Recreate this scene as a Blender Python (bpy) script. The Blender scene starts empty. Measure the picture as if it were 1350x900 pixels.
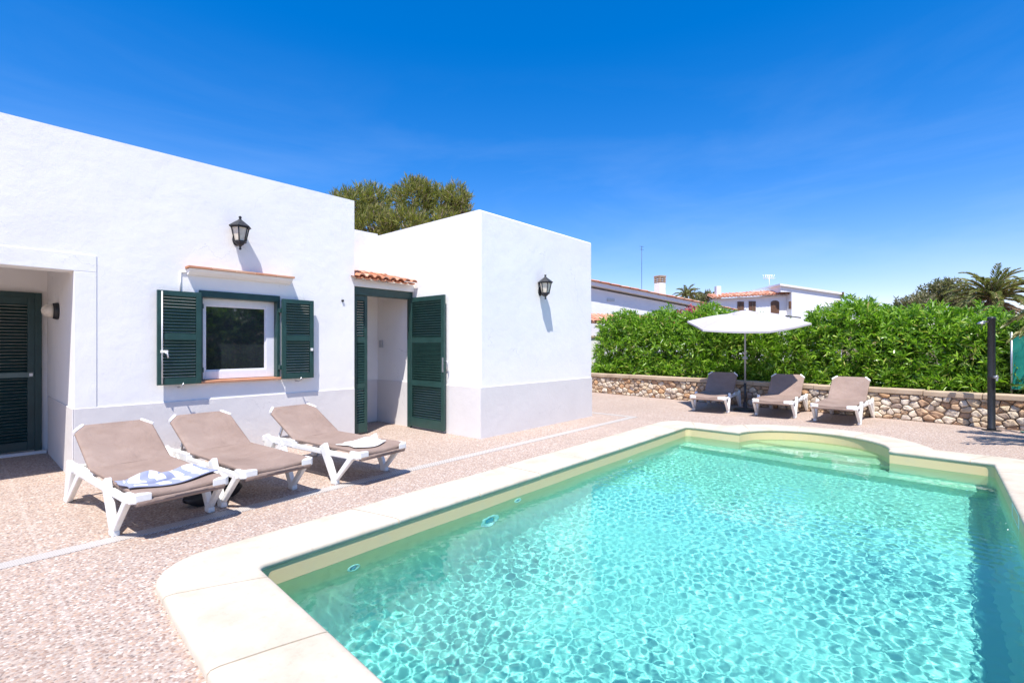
import bpy, bmesh, math, random
import numpy as np
from mathutils import Vector, Matrix
R = math.radians
random.seed(7)
rng = np.random.default_rng(11)
S = bpy.context.scene
COL = S.collection

# ------------------------------------------------------------------ helpers
def link(o):
    COL.objects.link(o)
    return o

def tag(o, label=None, cat=None, group=None, kind=None):
    if label: o['label'] = label
    if cat: o['category'] = cat
    if group: o['group'] = group
    if kind: o['kind'] = kind
    return o

def empty(name, loc=(0, 0, 0), rz=0.0, label=None, cat=None, group=None):
    o = link(bpy.data.objects.new(name, None))
    o.location = loc
    o.rotation_euler = (0, 0, rz)
    o.empty_display_size = .2
    return tag(o, label, cat, group)

def copy_tree(o, parent=None):
    c = o.copy()
    COL.objects.link(c)
    if parent is not None:
        c.parent = parent
    for ch in list(o.children):
        copy_tree(ch, c)
    return c

def bevel(o, w=.005, seg=2, ang=35):
    m = o.modifiers.new('bevel', 'BEVEL')
    m.width = w; m.segments = seg; m.limit_method = 'ANGLE'; m.angle_limit = R(ang)
    m.harden_normals = False
    return o

class MB:
    """collects shapes, then links them as ONE mesh object"""
    def __init__(s):
        s.v = []; s.f = []; s.m = []; s.sm = []
    def add(s, vs, fs, mi=0, smooth=False, M=None):
        b = len(s.v)
        for p in vs:
            p = Vector(p)
            if M is not None: p = M @ p
            s.v.append(tuple(p))
        for f in fs:
            s.f.append([b + i for i in f]); s.m.append(mi); s.sm.append(smooth)
        return s
    def box(s, lo, hi, mi=0, M=None):
        x0, y0, z0 = lo; x1, y1, z1 = hi
        vs = [(x0,y0,z0),(x1,y0,z0),(x1,y1,z0),(x0,y1,z0),(x0,y0,z1),(x1,y0,z1),(x1,y1,z1),(x0,y1,z1)]
        fs = [(3,2,1,0),(4,5,6,7),(0,1,5,4),(1,2,6,5),(2,3,7,6),(3,0,4,7)]
        return s.add(vs, fs, mi, False, M)
    def bar(s, a, b, wa, wb, th, side, mi=0):
        """flat tapered bar from a to b; th = thickness along 'side'"""
        a = Vector(a); b = Vector(b); side = Vector(side).normalized()
        d = (b - a).normalized(); n = d.cross(side).normalized()
        vs = []
        for p, w in ((a, wa), (b, wb)):
            for i, j in ((-1,-1),(1,-1),(1,1),(-1,1)):
                vs.append(p + side*(th/2*i) + n*(w/2*j))
        return s.add(vs, [(3,2,1,0),(4,5,6,7),(0,1,5,4),(1,2,6,5),(2,3,7,6),(3,0,4,7)], mi)
    def tube(s, pts, rad, n=10, mi=0, smooth=True, cap=True):
        pts = [Vector(p) for p in pts]
        if not hasattr(rad, '__len__'): rad = [rad]*len(pts)
        up = Vector((0,0,1)); b = len(s.v); vs = []; fs = []
        t0 = (pts[1]-pts[0]).normalized()
        u = t0.cross(up)
        if u.length < 1e-3: u = Vector((1,0,0))
        u.normalize()
        for k, p in enumerate(pts):
            t = (pts[min(k+1,len(pts)-1)] - pts[max(k-1,0)]).normalized()
            u = (u - t*u.dot(t)); u.normalize(); w = t.cross(u)
            for i in range(n):
                a = 2*math.pi*i/n
                vs.append(p + (u*math.cos(a) + w*math.sin(a))*rad[k])
        for k in range(len(pts)-1):
            for i in range(n):
                j = (i+1) % n
                fs.append((k*n+i, k*n+j, (k+1)*n+j, (k+1)*n+i))
        s.add(vs, fs, mi, smooth)
        if cap:
            s.add([], [], mi)
            L = len(pts)-1
            s.f.append([b+i for i in range(n-1,-1,-1)]); s.m.append(mi); s.sm.append(False)
            s.f.append([b+L*n+i for i in range(n)]); s.m.append(mi); s.sm.append(False)
        return s
    def lathe(s, prof, n=16, M=None, mi=0, smooth=True, phase=0.0):
        vs = []; fs = []
        for r, z in prof:
            for i in range(n):
                a = 2*math.pi*(i+phase)/n
                vs.append((r*math.cos(a), r*math.sin(a), z))
        for k in range(len(prof)-1):
            for i in range(n):
                j = (i+1) % n
                fs.append((k*n+i, k*n+j, (k+1)*n+j, (k+1)*n+i))
        if prof[0][0] > 1e-4: fs.append(tuple(range(n-1,-1,-1)))
        if prof[-1][0] > 1e-4: fs.append(tuple((len(prof)-1)*n+i for i in range(n)))
        return s.add(vs, fs, mi, smooth, M)
    def prism(s, poly, z0, z1, mi=0, M=None):
        n = len(poly)
        vs = [(x,y,z0) for x,y in poly] + [(x,y,z1) for x,y in poly]
        fs = [tuple(range(n-1,-1,-1)), tuple(range(n,2*n))] + [(i,(i+1)%n,n+(i+1)%n,n+i) for i in range(n)]
        return s.add(vs, fs, mi, False, M)
    def grid(s, P, mi=0, smooth=True, close_u=False):
        """P[i][j] points"""
        nu, nv = len(P), len(P[0]); vs = [p for r in P for p in r]; fs = []
        for i in range(nu if close_u else nu-1):
            for j in range(nv-1):
                a = i*nv+j; b = ((i+1) % nu)*nv+j
                fs.append((a, b, b+1, a+1))
        return s.add(vs, fs, mi, smooth)
    def build(s, name, mats, parent=None, merge=0.0):
        me = bpy.data.meshes.new(name)
        me.from_pydata(s.v, [], s.f)
        if not isinstance(mats, (list, tuple)): mats = [mats]
        for m in mats: me.materials.append(m)
        me.polygons.foreach_set('material_index', s.m)
        me.polygons.foreach_set('use_smooth', s.sm)
        if merge > 0:
            bm = bmesh.new(); bm.from_mesh(me)
            bmesh.ops.remove_doubles(bm, verts=bm.verts, dist=merge)
            bmesh.ops.recalc_face_normals(bm, faces=bm.faces)
            bm.to_mesh(me); bm.free()
        me.update()
        o = link(bpy.data.objects.new(name, me))
        if parent is not None: o.parent = parent
        return o

def np_mesh(name, V, F, m, parent=None, smooth=False):
    V = np.asarray(V, np.float32); F = np.asarray(F, np.int32)
    me = bpy.data.meshes.new(name)
    me.vertices.add(len(V)); me.vertices.foreach_set('co', V.ravel())
    k = F.shape[1]
    me.loops.add(F.size); me.loops.foreach_set('vertex_index', F.ravel())
    me.polygons.add(len(F)); me.polygons.foreach_set('loop_start', np.arange(0, F.size, k, dtype=np.int32))
    me.polygons.foreach_set('loop_total', np.full(len(F), k, np.int32))
    if smooth: me.polygons.foreach_set('use_smooth', np.ones(len(F), bool))
    me.materials.append(m)
    me.update(calc_edges=True); me.validate()
    o = link(bpy.data.objects.new(name, me))
    if parent is not None: o.parent = parent
    return o

# ------------------------------------------------------------------ camera, light, sky
CAMZ, YAW, FPX = 1.45, R(41), 640.0
cam = bpy.data.cameras.new('camera'); cam.lens = 36*FPX/1350; cam.shift_y = 6/1350
cam.clip_end = 3000; cam.clip_start = .05
co = link(bpy.data.objects.new('camera', cam))
co.location = (0, 0, CAMZ); co.rotation_euler = (R(90), 0, YAW); S.camera = co
FW = Vector((-math.sin(YAW), math.cos(YAW), 0)); RT = Vector((math.cos(YAW), math.sin(YAW), 0))
def at(px, py, t):
    """world point that lies t metres in front of the photographer"""
    return Vector((0,0,CAMZ)) + (FW + RT*((px-675)/FPX) + Vector((0,0,(456-py)/FPX)))*t

SUND = Vector((-.28, .39, -1.0))
sun = bpy.data.lights.new('sun', 'SUN'); sun.energy = 4.2; sun.angle = R(.5); sun.color = (1, .95, .885)
sun.cycles.is_caustics_light = True
so = link(bpy.data.objects.new('sun', sun)); so.rotation_euler = SUND.to_track_quat('-Z', 'Y').to_euler()
w = bpy.data.worlds.new('World'); S.world = w; w.use_nodes = True
nt = w.node_tree
sky = nt.nodes.new('ShaderNodeTexSky'); sky.sky_type = 'NISHITA'; sky.sun_disc = False
sky.sun_elevation = math.atan2(1, math.hypot(.28, .39)); sky.sun_rotation = math.atan2(.28, -.39)
sky.air_density = 1.0; sky.dust_density = .25; sky.ozone_density = 3.0; sky.altitude = 0
hs = nt.nodes.new('ShaderNodeHueSaturation'); hs.inputs['Saturation'].default_value = 1.45; hs.inputs['Value'].default_value = 1.08; hs.inputs['Hue'].default_value = .507
nt.links.new(sky.outputs[0], hs.inputs['Color']); 
tcw = nt.nodes.new('ShaderNodeTexCoord'); sx = nt.nodes.new('ShaderNodeSeparateXYZ'); nt.links.new(tcw.outputs['Generated'], sx.inputs[0])
rw = nt.nodes.new('ShaderNodeValToRGB'); nt.links.new(sx.outputs['Z'], rw.inputs[0])
rw.color_ramp.elements[0].position = 0.0; rw.color_ramp.elements[0].color = (1.0, .78, .90, 1)
rw.color_ramp.elements[1].position = .62; rw.color_ramp.elements[1].color = (.9, .98, 1, 1)
em = rw.color_ramp.elements.new(.22); em.color = (1.08, .86, .93, 1)
mm = nt.nodes.new('ShaderNodeMix'); mm.data_type = 'RGBA'; mm.blend_type = 'MULTIPLY'; mm.inputs[0].default_value = 1
nt.links.new(hs.outputs[0], mm.inputs[6]); nt.links.new(rw.outputs[0], mm.inputs[7]); 
mpw = nt.nodes.new('ShaderNodeMapping'); mpw.inputs['Scale'].default_value = (1.2, 1.2, 5.5); mpw.inputs['Rotation'].default_value = (.25, .1, .3); nt.links.new(tcw.outputs['Generated'], mpw.inputs[0])
nzw = nt.nodes.new('ShaderNodeTexNoise'); nzw.inputs['Scale'].default_value = 1.5; nzw.inputs['Detail'].default_value = 7; nzw.inputs['Roughness'].default_value = .58; nzw.inputs['Distortion'].default_value = .5; nt.links.new(mpw.outputs[0], nzw.inputs['Vector'])
cr = nt.nodes.new('ShaderNodeValToRGB'); nt.links.new(nzw.outputs[0], cr.inputs[0]); cr.color_ramp.elements[0].position = .46; cr.color_ramp.elements[0].color = (0,0,0,1); cr.color_ramp.elements[1].position = .8; cr.color_ramp.elements[1].color = (.45,.45,.45,1)
bw = nt.nodes.new('ShaderNodeValToRGB'); nt.links.new(sx.outputs['Z'], bw.inputs[0]); bw.color_ramp.elements[0].position = .0; bw.color_ramp.elements[0].color = (.7,.7,.7,1); bw.color_ramp.elements[1].position = .5; bw.color_ramp.elements[1].color = (0,0,0,1)
ml = nt.nodes.new('ShaderNodeMath'); ml.operation = 'MULTIPLY'; nt.links.new(cr.outputs[0], ml.inputs[0]); nt.links.new(bw.outputs[0], ml.inputs[1])
wm_ = nt.nodes.new('ShaderNodeMix'); wm_.data_type = 'RGBA'; nt.links.new(ml.outputs[0], wm_.inputs[0]); nt.links.new(mm.outputs[2], wm_.inputs[6]); wm_.inputs[7].default_value = (3.4, 4.4, 6.0, 1)
nt.links.new(wm_.outputs[2], nt.nodes['Background'].inputs[0])
nt.nodes['Background'].inputs[1].default_value = .12
S.view_settings.view_transform = 'Standard'; S.view_settings.look = 'None'
S.view_settings.exposure = .82; S.view_settings.gamma = 1
S.cycles.use_denoising = True
S.cycles.sample_clamp_indirect = 8
S.cycles.max_bounces = 10; S.cycles.transparent_max_bounces = 8

# ------------------------------------------------------------------ materials
class NT:
    def __init__(s, name, rough=.6, spec=.5):
        s.m = bpy.data.materials.new(name); s.m.use_nodes = True
        s.t = s.m.node_tree; s.b = s.t.nodes['Principled BSDF']
        s.b.inputs['Roughness'].default_value = rough
        s.b.inputs['Specular IOR Level'].default_value = spec
        s.tc = s.t.nodes.new('ShaderNodeTexCoord')
    def n(s, k, **kw):
        x = s.t.nodes.new(k)
        for a, v in kw.items(): setattr(x, a, v)
        return x
    def l(s, a, b): s.t.links.new(a, b)
    def noise(s, scale, detail=4, rough=.55, vec=None, dist=0):
        x = s.n('ShaderNodeTexNoise'); x.inputs['Scale'].default_value = scale; x.inputs['Detail'].default_value = detail
        x.inputs['Roughness'].default_value = rough; x.inputs['Distortion'].default_value = dist
        s.l(vec or s.tc.outputs['Object'], x.inputs['Vector']); return x
    def ramp(s, fac, stops, interp='LINEAR'):
        x = s.n('ShaderNodeValToRGB'); e = x.color_ramp; e.interpolation = interp
        while len(e.elements) > 1: e.elements.remove(e.elements[0])
        e.elements[0].position = stops[0][0]; e.elements[0].color = (*stops[0][1], 1)
        for p, c in stops[1:]:
            k = e.elements.new(p); k.color = (*c, 1)
        s.l(fac, x.inputs[0]); return x
    def mix(s, fac, a, b, mode='MIX'):
        x = s.n('ShaderNodeMix', data_type='RGBA', blend_type=mode)
        for i, v in ((0, fac), (6, a), (7, b)):
            if hasattr(v, 'is_linked'): s.l(v, x.inputs[i])
            elif isinstance(v, (int, float)): x.inputs[i].default_value = v
            else: x.inputs[i].default_value = (*v, 1)
        return x.outputs[2]
    def math(s, op, a, b=0.0):
        x = s.n('ShaderNodeMath', operation=op)
        for i, v in ((0, a), (1, b)):
            if hasattr(v, 'is_linked'): s.l(v, x.inputs[i])
            else: x.inputs[i].default_value = v
        return x.outputs[0]
    def bump(s, h, strength=.3, dist=.01, prev=None):
        x = s.n('ShaderNodeBump'); x.inputs['Strength'].default_value = strength; x.inputs['Distance'].default_value = dist
        s.l(h, x.inputs['Height'])
        if prev: s.l(prev, x.inputs['Normal'])
        s.l(x.outputs[0], s.b.inputs['Normal']); return x.outputs[0]
    def col(s, c):
        if hasattr(c, 'is_linked'): s.l(c, s.b.inputs['Base Color'])
        else: s.b.inputs['Base Color'].default_value = (*c, 1)
        return s

def simple(name, c, rough=.5, var=.12, scale=14, spec=.5, bump=0.0, bscale=60, metal=0.0):
    k = NT(name, rough, spec); n = k.noise(scale, 5)
    lo = tuple(x*(1-var) for x in c); hi = tuple(min(1, x*(1+var)) for x in c)
    k.col(k.ramp(n.outputs[0], [(.3, lo), (.7, hi)]).outputs[0])
    if bump: k.bump(k.noise(bscale, 3).outputs[0], bump, .004)
    k.b.inputs['Metallic'].default_value = metal
    return k.m

def plaster(name, c, dirt=.06):
    k = NT(name, .85, .25)
    a = k.noise(1.1, 6, .6); b = k.noise(9, 5, .6)
    c1 = k.ramp(a.outputs[0], [(.25, tuple(x*(1-dirt) for x in c)), (.6, c)]).outputs[0]
    # faint rain streaks
    mp = k.n('ShaderNodeMapping'); mp.inputs['Scale'].default_value = (5, 5, .35); k.l(k.tc.outputs['Object'], mp.inputs[0])
    st = k.noise(1.6, 5, .65, mp.outputs[0])
    f = k.ramp(st.outputs[0], [(.56, (0,0,0)), (.8, (.10,.10,.10))]).outputs[0]
    c2 = k.mix(f, c1, tuple(x*.78 for x in (c[0], c[1], c[2])))
    # hairline cracks in patches
    wob = k.noise(1.7, 5, .6); wv = k.n('ShaderNodeVectorMath', operation='MULTIPLY_ADD'); k.l(wob.outputs['Color'], wv.inputs[0]); wv.inputs[1].default_value = (.9,.9,.9); k.l(k.tc.outputs['Object'], wv.inputs[2])
    cv = k.n('ShaderNodeTexVoronoi', feature='DISTANCE_TO_EDGE'); cv.inputs['Scale'].default_value = .55; k.l(wv.outputs[0], cv.inputs['Vector'])
    ck = k.math('MULTIPLY', k.math('LESS_THAN', cv.outputs['Distance'], .0022), k.ramp(k.noise(.9, 3).outputs[0], [(.5,(0,0,0)),(.62,(.3,.3,.3))]).outputs[0])
    k.col(k.mix(ck, c2, tuple(x*.45 for x in c)))
    n1 = k.bump(k.noise(2.0, 4, .5).outputs[0], .22, .05)
    n2 = k.bump(b.outputs[0], .25, .012, n1)
    k.bump(k.noise(70, 3, .6).outputs[0], .3, .0035, n2)
    return k.m

M = {}
M['wall'] = plaster('white_plaster', (.86, .845, .815))
M['plinth'] = plaster('grey_plinth_paint', (.71, .68, .655), .07)
M['far_wall'] = plaster('far_white_plaster', (.82, .82, .83), .05)
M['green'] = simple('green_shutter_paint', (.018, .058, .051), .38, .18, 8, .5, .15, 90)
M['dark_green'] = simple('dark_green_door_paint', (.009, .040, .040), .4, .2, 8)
M['rail_green'] = simple('weathered_green_rail', (.10, .15, .14), .5, .15, 8)
M['pvc'] = simple('white_window_pvc', (.80, .80, .82), .35, .03)
M['steel'] = simple('galvanised_steel', (.45, .46, .48), .38, .1, 20, .5, 0, 60, .8)
M['white_plastic'] = simple('white_resin', (.80, .79, .76), .45, .07, 9, .5, .08, 40)
M['black'] = simple('black_powder_coat', (.017, .018, .021), .42, .2, 20)
M['lantern_black'] = simple('lantern_black_metal', (.018, .019, .022), .5, .3, 30)
M['pole_grey'] = simple('grey_parasol_pole', (.32, .34, .36), .4, .1, 20, .5, 0, 60, .3)
M['bag'] = simple('black_nylon', (.012, .014, .02), .5, .3, 12, .5, .5, 30)
M['wood'] = simple('brown_wood', (.13, .065, .035), .6, .25, 10)
M['bark'] = simple('grey_brown_bark', (.16, .125, .095), .9, .35, 9, .2, .8, 20)
M['limb'] = simple('pale_limb_bark', (.27,.215,.175), .9, .3, 9, .2, .8, 20)
M['palm_trunk'] = simple('palm_trunk_bark', (.20, .14, .09), .9, .3, 9, .2, .8, 18)
M['dark_gap'] = simple('rubble_mortar', (.27, .205, .145), .95, .2, 20)  # tan mortar behind the rubble stones
M['soil'] = simple('garden_soil', (.20, .14, .09), .95, .3, 4, .2, .6, 12)

def glass_pane():
    k = NT('dark_window_glass', .03, .9); k.b.inputs['IOR'].default_value = 1.7
    n = k.noise(2.2, 3); k.col(k.ramp(n.outputs[0], [(.3, (.012,.016,.02)), (.7, (.03,.036,.042))]).outputs[0])
    k.bump(k.noise(3, 2).outputs[0], .02, .01); return k.m
M['pane'] = glass_pane()
k = NT('frosted_lamp_glass', .35); n = k.noise(25, 3)
k.col(k.ramp(n.outputs[0], [(.3, (.58,.52,.42)), (.7, (.74,.68,.56))]).outputs[0]); M['lamp_glass'] = k.m

def terracotta(name, a, b, c):
    k = NT(name, .85, .2); g = k.n('ShaderNodeNewGeometry')
    n = k.noise(5, 5); n2 = k.noise(30, 4)
    f = k.math('ADD', k.math('MULTIPLY', n.outputs[0], .6), k.math('MULTIPLY', g.outputs['Random Per Island'], .4))
    k.col(k.ramp(f, [(.25, a), (.5, b), (.72, c)]).outputs[0])
    k.bump(n2.outputs[0], .4, .004); return k.m
M['tile'] = terracotta('terracotta_tile', (.34,.13,.065), (.50,.215,.12), (.60,.36,.25))
M['far_tile'] = terracotta('weathered_roof_tile', (.42,.17,.10), (.58,.27,.17), (.66,.44,.33))
M['ledge_tile'] = terracotta('terracotta_ledge', (.45,.20,.11), (.58,.29,.175), (.62,.40,.27))

# pebble terrace: washed aggregate with pale setting joints
k = NT('washed_pebble_paving', .75, .3)
obj = k.tc.outputs['Object']
wob = k.noise(30, 2); wv = k.n('ShaderNodeVectorMath', operation='MULTIPLY_ADD')
k.l(wob.outputs['Color'], wv.inputs[0]); wv.inputs[1].default_value = (.012,.012,.012); k.l(obj, wv.inputs[2])
vo = k.n('ShaderNodeTexVoronoi'); vo.inputs['Scale'].default_value = 66; vo.inputs['Randomness'].default_value = 1
k.l(wv.outputs[0], vo.inputs['Vector'])
sep = k.n('ShaderNodeSeparateColor'); k.l(vo.outputs['Color'], sep.inputs[0])
peb = k.ramp(sep.outputs[0], [(0,(.43,.31,.245)),(.14,(.27,.18,.14)),(.26,(.52,.415,.34)),(.42,(.37,.255,.20)),(.54,(.64,.555,.48)),(.66,(.32,.23,.19)),(.80,(.46,.315,.225)),(.92,(.20,.15,.13))], 'CONSTANT').outputs[0]
grout = k.ramp(vo.outputs['Distance'], [(.42,(0,0,0)),(.72,(1,1,1))]).outputs[0]
c1 = k.mix(grout, peb, (.42,.345,.295))
big = k.noise(.8, 6, .6); c2 = k.mix(k.ramp(big.outputs[0], [(.35,(0,0,0)),(.75,(.35,.35,.35))]).outputs[0], c1, (.31,.235,.18))
xyz = k.n('ShaderNodeSeparateXYZ'); k.l(obj, xyz.inputs[0])
def joint(v, off, period, half):
    a = k.math('ADD', v, off); a = k.math('PINGPONG', a, period/2); return k.math('LESS_THAN', a, half)
j = k.math('MAXIMUM', joint(xyz.outputs['Y'], -.40, 2.75, .012), joint(xyz.outputs['X'], 6.53, 40.0, .03))
c3 = k.mix(k.math('MULTIPLY', j, k.math('MULTIPLY', big.outputs[0], .40)), c2, (.55,.48,.42))
k.col(c3); hgt = k.math('SUBTRACT', 1.0, vo.outputs['Distance'])
k.bump(hgt, .55, .006); M['pebble'] = k.m

def stone(name, a, b, c, scale, rough=.8, bs=.4):
    k = NT(name, rough, .25); n = k.noise(scale, 6, .6); n2 = k.noise(scale*12, 4, .6)
    c0 = k.ramp(n.outputs[0], [(.25, a), (.5, b), (.75, c)]).outputs[0]
    k.col(k.mix(k.ramp(n2.outputs[0], [(.55,(0,0,0)),(.75,(.35,.35,.35))]).outputs[0], c0, tuple(x*.75 for x in a)))
    k.bump(n2.outputs[0], bs, .003); return k.m
M['coping'] = stone('cream_coping_stone', (.43,.37,.28), (.54,.475,.38), (.60,.545,.455), 2.4, .7, .35)
M['mortar'] = stone('pale_joint_mortar', (.42,.34,.23), (.50,.41,.29), (.54,.45,.34), 6)
def pool_depth_tint():
    # sand gelcoat; light lost to deeper water is painted in as an aqua tint
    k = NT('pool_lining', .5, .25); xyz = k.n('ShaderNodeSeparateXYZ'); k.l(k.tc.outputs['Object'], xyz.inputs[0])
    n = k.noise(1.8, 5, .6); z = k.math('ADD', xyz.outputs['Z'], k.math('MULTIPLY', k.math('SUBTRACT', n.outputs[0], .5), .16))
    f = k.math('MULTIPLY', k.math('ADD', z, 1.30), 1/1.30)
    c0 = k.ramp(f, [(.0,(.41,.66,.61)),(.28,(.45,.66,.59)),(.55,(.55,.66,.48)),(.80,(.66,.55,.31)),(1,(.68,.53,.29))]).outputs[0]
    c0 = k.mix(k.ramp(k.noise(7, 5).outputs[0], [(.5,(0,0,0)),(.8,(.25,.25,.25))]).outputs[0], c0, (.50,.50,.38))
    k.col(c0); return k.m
M['sand'] = pool_depth_tint(); M['pool_floor'] = M['sand']
M['cap'] = stone('tan_cap_stone', (.34,.25,.17), (.46,.35,.245), (.54,.43,.32), 2.5, .85, .7)
M['boulder'] = stone('brown_boulder', (.16,.125,.095), (.28,.225,.175), (.38,.31,.25), 4, .9, .9)
M['aqua_plastic'] = simple('pale_blue_fitting', (.70,.86,.86), .35, .03)
M['lens_blue'] = simple('blue_lamp_lens', (.10,.42,.62), .2, .08)

k = NT('field_stone', .85, .25); g = k.n('ShaderNodeNewGeometry')
c0 = k.ramp(g.outputs['Random Per Island'], [(0,(.62,.49,.34)),(.15,(.54,.37,.235)),(.3,(.72,.61,.47)),(.5,(.58,.45,.32)),(.64,(.45,.29,.18)),(.74,(.70,.61,.50)),(.86,(.60,.36,.19)),(.95,(.38,.29,.23))], 'CONSTANT').outputs[0]
n = k.noise(9, 6, .65)
k.col(k.mix(k.ramp(n.outputs[0], [(.4,(0,0,0)),(.7,(.5,.5,.5))]).outputs[0], c0, (.30,.22,.15)))
k.bump(k.noise(24, 5, .65).outputs[0], .9, .012); M['field_stone'] = k.m

# sling fabric: brown weave with worn stains
k = NT('brown_sling_weave', .8, .2)
n = k.noise(2.6, 5, .6); n2 = k.noise(5, 5, .65)
c0 = k.ramp(n.outputs[0], [(.3,(.225,.158,.127)),(.5,(.27,.195,.16)),(.72,(.315,.235,.195))]).outputs[0]
c0 = k.mix(k.ramp(n2.outputs[0], [(.54,(0,0,0)),(.76,(.42,.42,.42))]).outputs[0], c0, (.20,.125,.08))
wx = k.n('ShaderNodeTexWave', wave_type='BANDS', bands_direction='X'); wx.inputs['Scale'].default_value = 75; k.l(k.tc.outputs['Object'], wx.inputs['Vector'])
wy = k.n('ShaderNodeTexWave', wave_type='BANDS', bands_direction='Y'); wy.inputs['Scale'].default_value = 75; k.l(k.tc.outputs['Object'], wy.inputs['Vector'])
wm = k.math('MULTIPLY', wx.outputs[1], wy.outputs[1])
k.col(k.mix(k.math('MULTIPLY', wm, .25), c0, (.42,.33,.28)))
n1 = k.bump(k.noise(4, 4, .5, None, 1.2).outputs[0], .5, .035); k.bump(wm, .3, .002, n1); M['sling'] = k.m

def cloth(name, c, stripes=False):
    k = NT(name, .95, .1); n = k.noise(60, 4)
    base = k.ramp(n.outputs[0], [(.3, tuple(x*.88 for x in c)), (.7, c)]).outputs[0]
    if stripes:
        uv = k.n('ShaderNodeUVMap'); sp = k.n('ShaderNodeSeparateXYZ'); k.l(uv.outputs[0], sp.inputs[0])
        f = k.math('LESS_THAN', k.math('PINGPONG', sp.outputs[0], .5), .235)
        edge = k.math('GREATER_THAN', k.math('ABSOLUTE', k.math('SUBTRACT', sp.outputs[1], .5)), .44)
        base = k.mix(k.math('MAXIMUM', f, edge), base, (.27,.29,.40))
    k.col(base); k.bump(n.outputs[0], .6, .004); return k.m
M['towel_blue'] = cloth('striped_towelling', (.80,.80,.84), True)
M['towel_white'] = cloth('white_towelling', (.80,.77,.73))
k = NT('lilac_parasol_fabric', .9, .1); n = k.noise(3, 4)
k.col(k.ramp(n.outputs[0], [(.3,(.68,.65,.67)),(.7,(.74,.71,.73))]).outputs[0])
tr = k.n('ShaderNodeBsdfTranslucent'); tr.inputs[0].default_value = (.68,.64,.66,1); mx = k.n('ShaderNodeMixShader'); mx.inputs[0].default_value = .45
k.l(k.b.outputs[0], mx.inputs[1]); k.l(tr.outputs[0], mx.inputs[2]); k.l(mx.outputs[0], k.t.nodes['Material Output'].inputs[0]); M['canopy'] = k.m

def leafm(name, stops, trans=.35, rough=.4, tcol=None):
    k = NT(name, rough, .5); g = k.n('ShaderNodeNewGeometry')
    c = k.ramp(g.outputs['Random Per Island'], stops).outputs[0]; k.col(c)
    tr = k.n('ShaderNodeBsdfTranslucent')
    k.l(k.mix(1.0, c, tcol or (1.5,1.9,.7), 'MULTIPLY'), tr.inputs[0])
    mx = k.n('ShaderNodeMixShader'); mx.inputs[0].default_value = trans
    k.l(k.b.outputs[0], mx.inputs[1]); k.l(tr.outputs[0], mx.inputs[2]); k.l(mx.outputs[0], k.t.nodes['Material Output'].inputs[0])
    return k.m
M['oleander'] = leafm('oleander_leaf', [(0,(.06,.14,.014)),(.3,(.13,.26,.022)),(.62,(.22,.38,.032)),(.93,(.32,.48,.055)),(1,(.42,.36,.12))], .27, .32)
M['oleander_pale'] = leafm('pale_oleander_leaf', [(0,(.06,.12,.02)),(.5,(.13,.22,.03)),(1,(.2,.28,.05))])
M['juniper'] = leafm('juniper_spray', [(0,(.12,.12,.04)),(.35,(.19,.20,.04)),(.7,(.28,.29,.05)),(.88,(.32,.24,.11)),(1,(.28,.21,.16))], .25, .6)
M['tree_leaf'] = leafm('dull_tree_leaf', [(0,(.10,.11,.05)),(.5,(.17,.17,.075)),(1,(.25,.20,.11))], .25, .6)
M['palm_leaf'] = leafm('palm_leaflet', [(0,(.14,.17,.05)),(.6,(.24,.26,.09)),(1,(.40,.34,.17))], .2, .45)
M['palm_dry'] = leafm('dry_palm_leaflet', [(0,(.30,.20,.11)),(.5,(.44,.31,.19)),(1,(.56,.43,.28))], .2, .7, (1,1,1))
M['petal'] = leafm('pink_petal', [(0,(.45,.05,.08)),(.5,(.62,.12,.16)),(1,(.7,.3,.26))], .3, .6, (1,1,1))
k = NT('green_shade_mesh', .7, .2); n = k.noise(6, 4); k.col(k.ramp(n.outputs[0], [(.3,(.01,.20,.16)),(.7,(.03,.34,.27))]).outputs[0])
tr = k.n('ShaderNodeBsdfTransparent'); mx = k.n('ShaderNodeMixShader'); mx.inputs[0].default_value = .22
k.l(k.b.outputs[0], mx.inputs[1]); k.l(tr.outputs[0], mx.inputs[2]); k.l(mx.outputs[0], k.t.nodes['Material Output'].inputs[0]); M['shade_mesh'] = k.m
# drain grate: white strip with narrow slots
k = NT('white_slotted_grate', .5, .4); xyz = k.n('ShaderNodeSeparateXYZ'); k.l(k.tc.outputs['Object'], xyz.inputs[0])
f = k.math('LESS_THAN', k.math('PINGPONG', k.math('ADD', xyz.outputs['X'], xyz.outputs['Y']), .014), .004)
k.col(k.mix(k.math('MULTIPLY', f, .75), (.52,.48,.44), (.14,.12,.11))); M['grate'] = k.m
# water
k = NT('pool_water', 0.0); k.b.inputs['Transmission Weight'].default_value = 1; k.b.inputs['IOR'].default_value = 1.33
k.col((.44,.98,.92)); M['water'] = k.m

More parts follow.
